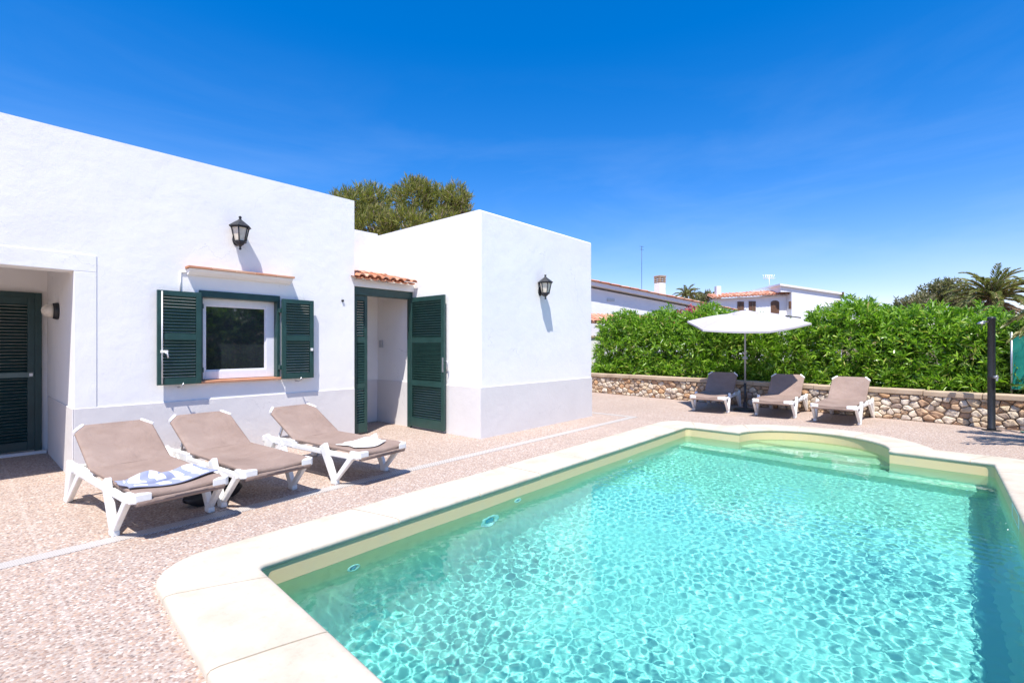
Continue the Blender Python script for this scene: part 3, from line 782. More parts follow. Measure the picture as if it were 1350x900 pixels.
MB().lathe([(.086,.05),(.082,.085),(.066,.125),(.04,.15),(0,.158)], 20, Matrix.Rotation(R(90),4,'X')).build('glass_shade', M['lamp_glass'], pl)

# ------------------------------------------------------------------ loungers
def slab(path, width, thick, sag=.0, n=22, wfun=None, mi=0):
    """rounded fabric slab following path [(x,z)...]"""
    mb = MB(); P = []; pts = [Vector((x,0,z)) for x, z in path]; m_ = len(pts)
    for k_, p in enumerate(pts):
        t = (pts[min(k_+1,m_-1)]-pts[max(k_-1,0)]).normalized(); nr = Vector((-t.z,0,t.x))
        if nr.z < 0: nr = -nr
        wd = wfun(k_/(m_-1)) if wfun else width
        s_ = sag*math.sin(math.pi*min(1,max(0,k_/(m_-1))))**.6 if sag else 0
        row = []; hw = wd/2-thick/2
        top = [(-hw+2*hw*i/10, thick/2) for i in range(11)]; 
        arc = [(hw+thick/2*math.sin(a), thick/2*math.cos(a)) for a in (R(36),R(72),R(108),R(144))]
        bot = [(-x_, -y_) for x_, y_ in top]; arc2 = [(-x_, -y_) for x_, y_ in arc]
        for yv, zv in top+arc+bot+arc2:
            g = 1-(yv/(wd/2))**2 if abs(yv) < wd/2 else 0
            row.append(p + Vector((0,yv,0)) + nr*(zv - s_*g*g))
        row.append(row[0]); P.append(row)
    mb.grid(P, mi, True)
    mb.add(P[0][:-1], [tuple(range(len(P[0])-1))], mi); mb.add(P[-1][:-1], [tuple(range(len(P[0])-2,-1,-1))], mi)
    return mb
def lounger(name, back_deg, label, group):
    root = empty(name, (0,0,0), 0, label, 'sun lounger', group)
    # frame
    mb = MB()
    for s in (-1, 1):
        y = s*.335
        mb.box((.10,y-.022,.285), (1.78,y+.022,.335)); mb.bar((1.14,y,.335), (1.78,y,.33), .085, .07, .05, (0,1,0))
        mb.box((1.12,s*.30-.018,.30), (1.22,s*.30+.018,.385))
    for x_ in (.07, .62, 1.24, 1.74): mb.box((x_-.02,-.33,.29), (x_+.02,.33,.325))
    bevel(mb.build('frame', M['white_plastic'], root), .008, 2)
    for s in (-1, 1):
        y = s*.355
        mb = MB(); mb.bar((.57,y,.395), (.36,y,.012), .10, .062, .052, (0,1,0)); mb.bar((.09,y-.01*s,.325), (.385,y,.015), .062, .042, .046, (0,1,0)); mb.box((.325,y-.028,0), (.415,y+.028,.045))
        bevel(mb.build('leg', M['white_plastic'], root), .009, 2)
        mb = MB(); mb.bar((1.585,y,.36), (1.735,y,.012), .19, .075, .052, (0,1,0)); mb.bar((1.34,y-.01*s,.325), (1.70,y,.015), .07, .042, .046, (0,1,0)); mb.box((1.685,y-.028,0), (1.775,y+.028,.045))
        bevel(mb.build('leg', M['white_plastic'], root), .009, 2)
    # seat
    path = [(.012,.285),(.0,.315),(.008,.343),(.035,.358),(.08,.363)] + [(.08+1.13*i/16, .363+.012*(i/16)) for i in range(1,17)]
    st = slab(path, .655, .034, .030).build('seat', M['sling'], root)
    for s in (-1, 1):
        mb = MB(); mb.prism([(-.012,s*.215),(-.012,s*.33),(.02,s*.362),(.13,s*.362),(.13,s*.318),(.05,s*.300)][::s], .30, .372)
        bevel(mb.build('corner_cap', M['white_plastic'], root), .010, 2)
    # backrest
    c, sn = math.cos(R(back_deg)), math.sin(R(back_deg)); L = .64; x0, z0 = 1.175, .372
    path = [(x0+c*L*i/18, z0+sn*L*i/18) for i in range(19)]
    wf = lambda u: .655 if u < .86 else .655-.15*((u-.86)/.14)
    bk = slab(path, .655, .036, .022, wfun=wf).build('backrest', M['sling'], root)
    for s in (-1, 1):
        mb = MB(); Mx = Matrix.Translation((x0,0,z0)) @ Matrix.Rotation(-R(back_deg), 4, 'Y')
        pl_ = [(L*.84,s*.322),(L*.88,s*.338),(L+.012,s*.262),(L+.014,s*.235),(L-.01,s*.235),(L*.88,s*.30)]
        mb.prism(pl_ if s > 0 else pl_[::-1], -.023, .026, 0, Mx)
        bevel(mb.build('corner_cap', M['white_plastic'], bk), .008, 2)
    mb = MB()
    px_, pz_ = x0+c*.42, z0+sn*.42-.062
    for s in (-1, 1): mb.bar((px_, s*.22, pz_), (min(1.66, px_+.10), s*.22, .32), .03, .03, .02, (0,1,0))
    mb.bar((px_, -.23, pz_), (px_, .23, pz_), .025, .025, .025, (1,0,0))
    mb.build('back_prop', M['white_plastic'], root)
    return root
G1, G2 = 'brown loungers along the house wall', 'brown loungers along the stone wall'
A = lounger('sun_lounger', 29, 'brown sling lounger with the blue striped towel lying on it', G1)
A.scale = (1, .94, 1); A.location = (-4.40, 1.17, 0); A.rotation_euler.z = R(184.5)
B_ = copy_tree(A); B_.location = (-4.52, 1.96, 0); B_.rotation_euler.z = R(185)
B_['label'] = 'brown lounger without a towel, middle one by the house wall'
C_ = copy_tree(A); C_.location = (-4.43, 3.01, 0); C_.rotation_euler.z = R(187)
C_['label'] = 'brown lounger with a folded white towel, closest to the open green door'
D_ = lounger('sun_lounger', 42, 'brown lounger fully in the parasol shade, left of the parasol pole', G2)
D_.location = (-3.70, 10.66, 0); D_.rotation_euler.z = R(96)
E_ = copy_tree(D_); E_.location = (-2.46, 10.74, 0); E_.rotation_euler.z = R(91); E_['label'] = 'brown lounger with half its backrest in parasol shade, right of the parasol pole'
F_ = copy_tree(D_); F_.location = (-1.41, 10.58, 0); F_.rotation_euler.z = R(86); F_['label'] = 'brown lounger fully in the sun, closest to the black shower column'

def towel(name, loc, rz, sx, sy, m, label, folds, amp, seed):
    r_ = np.random.default_rng(seed); nx, ny = 64, 34; mb = MB()
    rows = []; uv = []
    for layer, (kx, ky, z0) in enumerate(((1,1,.006), (.93,.66,.024))):
        P = []
        for i in range(nx):
            r = []
            for j in range(ny):
                u, v = i/(nx-1), j/(ny-1)
                x = (u-.5)*sx*kx; y = (v-.5)*sy*ky + (.10*sy if layer else 0)
                ex = 1-abs(2*v-1)**6; eu = 1-abs(2*u-1)**8
                z = z0*ex*eu + .002
                am = amp if layer else amp*.16
                z += am*(.5+.5*math.sin(folds*u*6.28+3.1*v+seed+layer*1.7))*ex*eu*(.4+.8*v)
                z += am*.7*(.5+.5*math.sin(9*v+2.2*math.sin(5*u+seed)))*eu*ex
                x += .018*math.sin(7*v+seed+layer)+.02*math.sin(3.3*v+u*2); y += .024*math.sin(6*u+seed*2+layer*2)
                # sag follows the sling
                g_ = max(0, 1-(x/.3275)**2); z += .030*(1-g_*g_)
                r.append((x, y, z)); uv.append((u*4.2+.05*math.sin(5*v), v))
            P.append(r)
        mb.grid(P, 0, True)
    o = mb.build(name, m); ul = o.data.uv_layers.new(name='UVMap')
    for lp in o.data.loops: ul.data[lp.index].uv = uv[lp.vertex_index]
    sd = o.modifiers.new('thickness', 'SOLIDIFY'); sd.thickness = .008; sd.offset = 1
    o.location = loc; o.rotation_euler = (0, 0, rz)
    return tag(o, label, 'towel')
towel('towel', (-4.66, 1.12, .366), R(96), .60, .30, M['towel_blue'], 'crumpled towel with blue and white stripes on the lounger seat', 1.6, .034, 1)
towel('towel', (-4.72, 2.95, .366), R(100), .42, .30, M['towel_white'], 'folded white towel lying on the lounger closest to the green door', .9, .022, 4)

# black bag under the loungers
def bag():
    P = []; n = 26
    for i in range(25):
        u = i/24; r = []
        y = (u-.5)*.50
        e = (1-abs(2*u-1)**3.2)**.5
        for j in range(n+1):
            a = 2*math.pi*(j % n)/n
            rx = .115*e*(1+.10*math.sin(9*u+2*a)+.05*math.sin(21*u+3*a)); rz_ = .105*e*(1+.14*math.sin(5*u+1.2)+.08*math.sin(13*u+2*a))
            z = math.sin(a); z = z if z > -.75 else -.75
            r.append((rx*math.cos(a), y+.012*math.sin(3*a), .080+rz_*z))
        P.append(r)
    mb = MB().grid(P, 0, True); root = empty('bag', (-5.10, 1.60, 0), R(8), 'soft black bag lying on the paving under the loungers', 'bag')
    mb.build('body', M['bag'], root)
    MB().tube([(.03,-.12,.145),(.06,-.10,.20),(.06,.02,.215),(.05,.12,.20),(.02,.14,.15)], .011, 8).build('strap', M['bag'], root)
    return root
bag()

# ------------------------------------------------------------------ parasol
def parasol():
    bx_, by_ = -3.20, 11.66
    root = empty('parasol', (bx_, by_, 0), 0, 'open lilac-grey parasol on a slim pole between the loungers at the stone wall', 'parasol')
    MB().lathe([(.25,0),(.25,.03),(.22,.05),(.07,.065),(.04,.08),(.036,.20),(0,.20)], 28).build('base', M['black'], root)
    o = MB().tube([(0,0,.05),(0,0,.62)], .027, 14).build('pole_sleeve', M['black'], root)
    MB().tube([(0,0,.6),(0,0,1.72),(.0,.0,2.19)], .019, 12).build('pole', M['pole_grey'], root)
    MB().tube([(.05,0,1.18),(-.05,0,1.18)], .03, 10).build('crank', M['pole_grey'], root)
    n, rr, H = 6, 1.27, .21
    class Tilt:                              # canopy leans towards the pool
        def __matmul__(s_, p): return Vector((p.x, p.y, p.z + 1.985 + .078*p.dot(RT) + .185*p.dot(FW)))
    tilt = Tilt()
    mb = MB(); P = []
    ph = math.atan2(-FW.y, -FW.x) - R(5.6)
    for i in range(n*6):
        a = 2*math.pi*i/(n*6)+ph; fr = (i % 6)/6; sc = math.sin(math.pi*fr)      # between ribs
        row = []
        for j in range(11):
            u = j/10; poly = math.cos(math.pi/n)/math.cos((fr-.5)*2*math.pi/n)
            rad = rr*(.10+.90*u)*poly*(1-.05*sc*u); 
            z = H*(1-(.10+.90*u))*(1+.10*math.sin(math.pi*u)) + .03*u*(1-u)*4 - .030*sc*u
            row.append(tilt @ Vector((rad*math.cos(a), rad*math.sin(a), z)))
        dn = row[-1]; row.append(dn + Vector((0,0,-.035))); P.append(row)
    mb.grid(P, 0, False, True)
    cn_ = mb.build('canopy', M['canopy'], root)
    cn_.modifiers.new('thickness', 'SOLIDIFY').thickness = .003
    mb = MB(); P = []
    for i in range(n*4):
        a = 2*math.pi*i/(n*4)+ph; P.append([tilt @ Vector((r_*math.cos(a), r_*math.sin(a), z)) for r_, z in ((.02,H+.055),(.12,H+.04),(.26,H-.005),(.27,H-.03))])
    mb.grid(P, 0, True, True); mb.build('vent_cap', M['canopy'], cn_)
    mb = MB(); mb.lathe([(.022,H+.04),(.022,H+.065),(.012,H+.085),(0,H+.09)], 12, Matrix.Translation((0,0,1.985))); mb.build('finial', M['pole_grey'], root)
    for i in range(n):
        a = 2*math.pi*i/n+ph; ca, sa = math.cos(a), math.sin(a)
        m2 = MB(); m2.tube([tilt @ Vector((.05*ca,.05*sa,H*.93)), tilt @ Vector((.65*ca,.65*sa,H*.52)), tilt @ Vector((rr*.985*ca,rr*.985*sa,-.012))], .0075, 6)
        rb = m2.build('rib', M['pole_grey'], root)
        m2 = MB(); m2.tube([tilt @ Vector((.04*ca,.04*sa,-.10)), tilt @ Vector((.66*ca,.66*sa,H*.50))], .006, 6); m2.build('strut', M['pole_grey'], rb)
    mb = MB(); a = math.atan2(RT.y, RT.x)-.35
    q = [tilt @ Vector((r_*math.cos(a+d_), r_*math.sin(a+d_), H*(1-r_/rr)*1.04+.035)) for r_, d_ in ((.80,0),(.98,.02),(1.10,.01))]
    mb.tube(q, .014, 6); mb.build('tie_strap', M['bag'], cn_)
parasol()

# ------------------------------------------------------------------ stone wall
WDIR = (WALL_B-WALL_A).normalized(); WN = Vector((WDIR.y, -WDIR.x, 0)); WLEN = (WALL_B-WALL_A).length; WH = .50
sw = empty('stone_wall', WALL_A, 0, 'low rubble stone wall with tan cap slabs in front of the hedge', 'wall')
def Wp(s, d, z): return WDIR*s + WN*d + Vector((0,0,z))      # relative to WALL_A; d towards the terrace
pts = []
tries = 0
while tries < 14000:
    tries += 1
    p = (random.uniform(-.1, WLEN+.1), random.uniform(-.02, WH+.02)); big_ = random.uniform(.07,.16)
    if all(((p[0]-q[0])/1.28)**2 + (p[1]-q[1])**2 > ((big_+q[2])*.5*.93)**2 for q in pts): pts.append((*p, big_))
mb = MB()
for i, p in enumerate(pts):
    poly = [(max(0,p[0]-.5),0.0),(min(WLEN,p[0]+.5),0.0),(min(WLEN,p[0]+.5),WH),(max(0,p[0]-.5),WH)]
    for q in pts:
        if q is p or abs(q[0]-p[0]) > .7: continue
        mx_, my_ = (p[0]+q[0])/2, (p[1]+q[1])/2; dx, dy = (q[0]-p[0])/1.6, q[1]-p[1]
        poly = clip_poly(poly, (mx_,my_), (mx_-dy, my_+dx)) if len(poly) > 2 else poly
    if len(poly) < 3: continue
    cx_ = sum(a for a, b in poly)/len(poly); cy_ = sum(b for a, b in poly)/len(poly)
    ar_ = abs(sum(poly[k_][0]*poly[(k_+1) % len(poly)][1]-poly[(k_+1) % len(poly)][0]*poly[k_][1] for k_ in range(len(poly))))/2
    if ar_ < .0015: continue
    for _ in range(1):                                       # round the corners
        o_ = []
        for k_ in range(len(poly)):
            a, b = poly[k_], poly[(k_+1) % len(poly)]
            f_ = random.uniform(.06,.17); o_ += [(a[0]*(1-f_)+b[0]*f_, a[1]*(1-f_)+b[1]*f_), (a[0]*f_+b[0]*(1-f_), a[1]*f_+b[1]*(1-f_))]
        poly = o_
    sz = math.sqrt(ar_); ins = min(.006, sz*.05); pr = random.uniform(.035,.075); tx, ty = random.uniform(-.25,.25), random.uniform(-.2,.2)
    rings = []
    for f_, d_ in ((1-ins/sz*2, -.02), (1-ins/sz*2.2, pr*.45), (.90, pr*.92), (.5, pr*1.0)):
        r = []
        for a, b in poly:
            xx = cx_+(a-cx_)*f_; yy = cy_+(b-cy_)*f_; d = d_
            if d_ > 0: d += (xx-cx_)*tx*.6 + (yy-cy_)*ty + random.uniform(-.009,.009)
            r.append(Wp(xx, d, yy))
        rings.append(r)
    n_ = len(poly); b0 = [q for r in rings for q in r] + [Wp(cx_, pr*1.02, cy_)]
    fs = [(k_*n_+i_, k_*n_+(i_+1) % n_, (k_+1)*n_+(i_+1) % n_, (k_+1)*n_+i_) for k_ in range(3) for i_ in range(n_)]
    fs += [(3*n_+i_, 3*n_+(i_+1) % n_, 4*n_) for i_ in range(n_)]
    mb.add(b0, fs, 0, True)
mb.build('rubble_stones', M['field_stone'], sw)
mb = MB(); vs = [Wp(s, d, z) for s in (0, WLEN) for d, z in ((.012,-.05),(.012,WH),(-.30,WH),(-.30,-.05))]
mb.add(vs, [(0,1,2,3),(7,6,5,4),(0,4,5,1),(1,5,6,2),(2,6,7,3)]); mb.build('mortar_core', M['dark_gap'], sw)
mb = MB(); s = 0
while s < WLEN-.05:
    e = min(WLEN, s+random.uniform(.55,1.15)); dz = random.uniform(-.006,.006); df_ = random.uniform(-.012,.012)
    vs = [Wp(q, d, z+dz) for q in (s+.004, e-.004) for d, z in ((.085+df_,WH),(.085+df_,WH+.095),(-.30,WH+.095),(-.30,WH))]
    mb.add(vs, [(0,1,2,3),(7,6,5,4),(0,4,5,1),(1,5,6,2),(2,6,7,3),(3,7,4,0)]); s = e
bevel(mb.build('cap_slab', M['cap'], sw), .014, 3)
# planting bed behind the wall
bed = MB(); vs = [Wp(0,-.29,.42)+WALL_A, Wp(WLEN,-.29,.42)+WALL_A, Wp(WLEN,-2.6,.42)+WALL_A, Wp(0,-2.6,.42)+WALL_A]
vs += [v - Vector((0,0,.6)) for v in vs]
bed.add(vs, [(0,1,2,3),(4,7,6,5),(0,4,5,1),(1,5,6,2),(2,6,7,3),(3,7,4,0)])
tag(bed.build('planting_bed', M['soil']), kind='structure')

def rock(name, loc, size, seed, label, m):
    bm = bmesh.new(); bmesh.ops.create_icosphere(bm, subdivisions=3, radius=1)
    r_ = random.Random(seed); ax = [(Vector((r_.gauss(0,1), r_.gauss(0,1), r_.gauss(0,1))).normalized(), r_.uniform(.62,.95)) for _ in range(13)]
    for v in bm.verts:
        p = v.co.normalized(); s_ = 1.0
        for a, d in ax:
            k_ = p.dot(a)
            if k_ > 0: s_ = min(s_, d/max(k_, 1e-3))
        v.co = Vector((p.x*size[0], p.y*size[1], p.z*size[2]))*s_
        v.co += Vector((r_.uniform(-1,1), r_.uniform(-1,1), r_.uniform(-1,1)))*.008
    me = bpy.data.meshes.new(name); bm.to_mesh(me); bm.free(); me.materials.append(m)
    o = link(bpy.data.objects.new(name, me)); o.location = loc; o.rotation_euler = (0, 0, r_.uniform(0,6)); bevel(o, .01, 1)
    return tag(o, label, 'boulder', 'boulders at the end of the stone wall')
rock('boulder', (1.62,12.05,.42), (.42,.30,.44), 5, 'large squared tan boulder topping the end of the stone wall', M['boulder'])
rock('boulder', (1.47,11.80,.13), (.26,.24,.22), 9, 'rounded dark brown boulder low down beside the wall end', M['boulder'])
rock('boulder', (1.95,11.75,.16), (.30,.26,.26), 12, 'grey brown boulder furthest from the shower at the wall end', M['boulder'])
# green hose
hz = [(1.10,11.78,.012),(1.16,11.72,.012),(1.25,11.75,.015),(1.27,11.84,.04),(1.20,11.88,.10),(1.26,11.93,.22)]
tag(MB().tube(hz, .011, 8).build('garden_hose', simple('green_hose', (.02,.30,.22), .4)), 'short green garden hose curled on the paving by the boulders', 'hose')

# shower column
sc_ = empty('garden_shower', (.745, 11.70, 0), 0, 'tall black shower column standing in front of the stone wall', 'shower')
bevel(MB().lathe([(.125,0),(.125,.012),(.082,.016)], 28).build('base_plate', M['black'], sc_), .003, 1)
MB().lathe([(.060,.014),(.060,.05),(.052,.06),(.052,.90),(.055,.91),(.055,.935),(.052,.945),(.052,1.90),(.056,1.905),(.056,1.93),(.045,1.95),(0,1.955)], 28).build('column', M['black'], sc_)
dv = -RT
q = [dv*.06+Vector((0,0,1.86)), dv*.14+Vector((0,0,1.87)), dv*.17+Vector((0,0,1.86))]
ar = MB().tube(q, .014, 10).build('shower_arm', M['steel'], sc_)
MB().lathe([(.014,.03),(.03,.02),(.055,0),(.055,-.012),(0,-.014)], 18, Matrix.Translation(dv*.18+Vector((0,0,1.84)))).build('shower_head', M['steel'], sc_)
kb = MB().tube([-FW*.06+Vector((0,0,.92))-RT*.02, -FW*.125+Vector((0,0,.92))-RT*.02], .026, 12); kb.box((-.012,-.012,0), (.012,.012,.10), 0, Matrix.Translation(-FW*.115-RT*.02+Vector((0,0,.86))))
kb.build('tap', M['steel'], sc_)

# shade-mesh fence
mf = empty('mesh_fence', (1.06, 12.55, 0), 0, 'green shade mesh fence panel rising behind the wall end and boulders', 'fence')
P = []
for i in range(21):
    u = i/20; P.append([(u*2.2, -u*.25+.02*math.sin(9*u+3*v/6), .66+.98*v/6+.012*math.sin(14*u+v)) for v in range(7)])
MB().grid(P, 0, True).build('shade_mesh', M['shade_mesh'], mf)
for x_ in (0, 1.1, 2.2): MB().tube([(x_,.02-x_*.114,.3),(x_,.02-x_*.114,1.70)], .018, 8).build('post', M['steel'], mf)
MB().tube([(0,.0,1.64),(2.2,-.25,1.64)], .004, 5).tube([(0,.0,.67),(2.2,-.25,.67)], .004, 5).build('wire', M['steel'], mf)

# ------------------------------------------------------------------ leaves
def unit(a): return a/np.maximum(np.linalg.norm(a, axis=1, keepdims=True), 1e-6)
def blades(base, d, length, width, droop=0.0, r=rng):
    """folded lance leaves: 4 verts each"""
    n = len(base); d = unit(d); rv = unit(r.normal(size=(n,3))); side = unit(np.cross(d, rv)); up = np.cross(side, d)
    length = np.broadcast_to(length, n)[:,None]; width = np.broadcast_to(width, n)[:,None]
    tip = base + d*length - np.array([0,0,1.0])*length*droop
    mid = base + d*length*.48
    a = mid + side*width*.5 + up*width*.16; b = mid - side*width*.5 + up*width*.16
    V = np.stack([base, a, tip, b], 1).reshape(-1,3)
    i = np.arange(n)*4
    F = np.concatenate([np.stack([i, i+1, i+2], 1), np.stack([i, i+2, i+3], 1)])
    return V, F
def cat(parts):
    Vs, Fs, o = [], [], 0
    for V, F in parts: Vs.append(V); Fs.append(F+o); o += len(V)
    return np.concatenate(Vs), np.concatenate(Fs)
def lumps(blobs, n, r, shell=.55):
    """points near the surface of a union of ellipsoids, with outward normals"""
    vol = np.array([b[3]*b[4] + b[3]*b[5] + b[4]*b[5] for b in blobs]); pick = r.choice(len(blobs), n, p=vol/vol.sum())
    B = np.array(blobs)[pick]; u = unit(r.normal(size=(n,3)))
    rad = 1 - shell*r.random(n)**1.7
    P = B[:,:3] + u*B[:,3:6]*rad[:,None]; N = unit(u/B[:,3:6])
    inner = np.ones(n)*9
    for b in blobs:
        q = np.linalg.norm((P-np.array(b[:3]))/np.array(b[3:6]), axis=1); inner = np.minimum(inner, q)
    keep = inner > .5
    return P[keep], N[keep], inner[keep]
def shrub(name, loc, blobs, n, per, ll, lw, m, label, catg, group, seed, zmin=.0, stems=9, part='foliage'):
    r = np.random.default_rng(seed); root = empty(name, loc, 0, label, catg, group)
    P, N, inn = lumps(blobs, n, r)
    ok_ = P[:,2] > zmin; P, N = P[ok_], N[ok_]
    axis = unit(N*.75 + np.array([0,0,.75]) + r.normal(size=P.shape)*.35)
    base = np.repeat(P, per, 0) + np.repeat(axis, per, 0)*(r.random((len(P)*per,1))-.4)*.12
    d = unit(np.repeat(axis, per, 0)*.75 + unit(r.normal(size=(len(P)*per,3)))*.85)
    V, F = blades(base, d, ll*(.65+.6*r.random(len(base))), lw*(.8+.4*r.random(len(base))), .12, r)
    np_mesh(part, V, F, m, root)
    mb = MB(); rr_ = random.Random(seed)
    for i in range(stems):
        b = blobs[rr_.randrange(len(blobs))]
        foot = Vector((b[0]+rr_.uniform(-.5,.5)*b[3], b[1]+rr_.uniform(-.3,.3)*b[4], 0)); top = Vector((b[0]+rr_.uniform(-.8,.8)*b[3], b[1]+rr_.uniform(-.6,.6)*b[4], b[2]+rr_.uniform(.2,.75)*b[5]))
        mid = foot.lerp(top, .5)+Vector((rr_.uniform(-.1,.1), rr_.uniform(-.1,.1), 0))
        mb.tube([foot, mid, top], [.022,.016,.007], 6)
    mb.build('stems', M['bark'], root)
    return root
def wall_y(x): return WALL_A.y + (x-WALL_A.x)*WDIR.y/WDIR.x
HG = 'oleander shrubs behind the stone wall'
def oleander(x0, x1, zt, seed, label, n, bumps=3, m='oleander', depth=.62, dome=.0):
    r_ = random.Random(seed); cx = (x0+x1)/2; cy = wall_y(cx)+1.02; slope = WDIR.y/WDIR.x; blobs = []
    w_ = x1-x0; nb = max(2, round(w_/.55))
    for i in range(nb):
        u = (i+.5)/nb; x = -w_/2+w_*u; top = zt-.42 - dome*(2*u-1)**2 + r_.uniform(-.15,.13)
        blobs.append((x, x*slope+r_.uniform(-.06,.10), top*.42, .48, depth, top*.50)); blobs.append((x+r_.uniform(-.12,.12), x*slope+r_.uniform(-.05,.2), top*.78, .44, depth*.85, top*.26))
        blobs.append((x+r_.uniform(-.2,.2), x*slope-.1, .30, .45, depth*.9, .34))
    return shrub('oleander_shrub', (cx, cy, .42), blobs, n, 9, .165, .034, M[m], label, 'oleander shrub', HG, seed, -.02, max(8, int(w_*9)))
oleander(-8.35,-6.15, 2.46, 21, 'trimmed oleander at the left end of the hedge, beside the annex corner', 3200)
oleander(-6.25,-4.55, 2.42, 22, 'dense oleander left of the parasol behind the sunlit stretch of stone wall', 2600)
oleander(-4.65,-3.05, 2.22, 23, 'low oleander directly behind the parasol canopy and pole', 2350)
oleander(-3.10,-1.95, 2.02, 24, 'sparse low oleander with bare stems right of the parasol canopy', 1050, 3, 'oleander', .5, .12)
oleander(-2.20,-.72, 2.44, 25, 'tall domed oleander behind the fully sunlit lounger', 2500, 3, 'oleander', .66, .20)
oleander(-.80,.85, 2.18, 26, 'broad oleander behind the black shower column', 2500, 3, 'oleander', .66, .12)
oleander(.80,2.3, 1.9, 27, 'pale yellowish oleander behind the green shade mesh', 2200, 3, 'oleander_pale', .5, .1)
# bougainvillea on top of the hedge
b0 = at(882, 402, 16.2)
bg = shrub('bougainvillea', (b0.x, b0.y, 0), [(0,0,2.1,.55,.4,.55),(.7,.1,2.35,.4,.35,.45),(1.0,0,2.2,.45,.35,.5)], 420, 8, .09, .045, M['petal'], 'pink flowering bougainvillea poking up behind the hedge', 'bougainvillea', None, 31, .8, 7, 'flowers')

# ------------------------------------------------------------------ trees
def tufts(P, axis, per, ll, lw, spread, r, droop=0.0):
    base = np.repeat(P, per, 0); ax = np.repeat(axis, per, 0)
    d = unit(ax + r.normal(size=base.shape)*spread); base = base + ax*((r.random((len(base),1))-.5)*ll*1.2)
    return blades(base, d, ll*(.6+.7*r.random(len(base))), lw*(.7+.6*r.random(len(base))), droop, r)
def tree(name, loc, h_trunk, lobes, n, per, ll, lw, m, label, catg, seed, spread=.5, group=None, upw=.8, limbs=True, shell=.6):
    r = np.random.default_rng(seed); root = empty(name, loc, 0, label, catg, group)
    P, N, _ = lumps(lobes, n, r, shell)
    ax = unit(N*.6 + np.array([0,0,upw]) + r.normal(size=P.shape)*.3)
    V, F = tufts(P, ax, per, ll, lw, spread, r); np_mesh('crown', V, F, m, root)
    mb = MB(); rr_ = random.Random(seed); top = Vector((0,0,h_trunk))
    mb.tube([(0,0,-.1), (.06,.03,h_trunk*.5), top], [.22,.17,.13], 10)
    for b in lobes:
        c = Vector(b[:3]); mid = top.lerp(c, .5)+Vector((rr_.uniform(-.2,.2), rr_.uniform(-.2,.2), .1))
        mb.tube([top*.97, mid, c], [.10,.07,.04], 7)
        for _ in range(9):
            e = c + Vector((rr_.uniform(-.85,.85)*b[3], rr_.uniform(-.85,.85)*b[4], rr_.uniform(-.2,.85)*b[5]))
            mb.tube([c.lerp(mid, rr_.uniform(0,.5)), c.lerp(e, .5)+Vector((0,0,-.08)), e], [.04,.028,.012], 5)
    mb.build('trunk', M['limb'], root)
    return root
# juniper pine behind the house
pp = at(530, 456, 22)
def lob(px, py, t, rx, ry, rz):
    q = at(px, py, t); return (q.x-pp.x, q.y-pp.y, q.z, rx, ry, rz)
lobes = [lob(470,275,22,1.0,1.0,.75), lob(492,264,22.5,.7,.9,.60), lob(545,262,22,.95,.9,.80), lob(585,268,22.6,.85,.9,.72), lob(603,262,22,.5,.6,.55), lob(552,252,22,.55,.5,.42),
         lob(490,300,21.6,1.2,1.0,.8), lob(535,300,21.6,1.2,1.0,.8), lob(580,300,21.8,1.0,.9,.7), lob(452,268,22,.5,.6,.42), lob(610,278,22,.32,.4,.45)]
tree('juniper_tree', (pp.x, pp.y, 0), 4.6, lobes, 2500, 15, .30, .032, M['juniper'], 'olive green juniper tree rising behind the white house roof', 'tree', 41, .42, None, .95, True, .75)
# distant round trees
def far_tree(px, py, t, rx, rz, n, seed, label, m='tree_leaf'):
    q = at(px, py, t); z = q.z
    r_ = random.Random(seed); lb = [(r_.uniform(-.6,.6)*rx, r_.uniform(-.4,.4)*rx, z-rz*.7+r_.uniform(-.25,.3)*rz, rx*.5, rx*.5, rz*.55) for _ in range(7)]
    return tree('round_tree', (q.x, q.y, 0), max(1.0, z-rz*1.5), lb, n, 8, .34, .09, M[m], label, 'tree', seed, .8, 'trees far behind the hedge', .4)
far_tree(1240, 373, 42, 1.7, 1.7, 700, 51, 'dull olive round tree beside the tall palm beyond the hedge')
far_tree(1200, 392, 40, 1.5, 1.4, 400, 52, 'small brownish tree just above the hedge left of the olive tree')
far_tree(928, 386, 48, 1.3, 1.3, 300, 53, 'tiny green tree between the two neighbouring tiled roofs')
far_tree(1266, 388, 40, .8, .9, 220, 54, 'brown twiggy tree close against the left of the palm')

def frond(mb_parts, base, az, el0, L, n, ll, r, curl=1.2, lw=.045, sparse=1.0):
    """leaflets along an arching midrib; returns midrib points"""
    pts = []; p = np.array(base, float); el = el0
    st = L/14; d = None
    for i in range(15):
        pts.append(p.copy()); d = np.array([math.cos(az)*math.cos(el), math.sin(az)*math.cos(el), math.sin(el)]); p = p + d*st; el -= curl/14*(.5+i/14)
    pts = np.array(pts); k_ = r.random(n)*.9+.1; k_ = np.sort(k_)
    idx = k_*14; i0 = np.minimum(idx.astype(int), 13); f = (idx-i0)[:,None]
    b = pts[i0]*(1-f)+pts[i0+1]*f; tan = unit(pts[i0+1]-pts[i0]); side = unit(np.cross(tan, np.array([0,0,1.0])))
    sg = np.where(r.random(n) < .5, -1, 1)[:,None]; dd = unit(tan*1.05 + side*sg*.62 + np.array([0,0,.22]) + r.normal(size=(n,3))*.08)
    mb_parts.append(blades(b, dd, ll*(np.sin(np.pi*np.clip(k_*.9+.08,0,1))*.75+.25), lw, .12, r))
    return pts
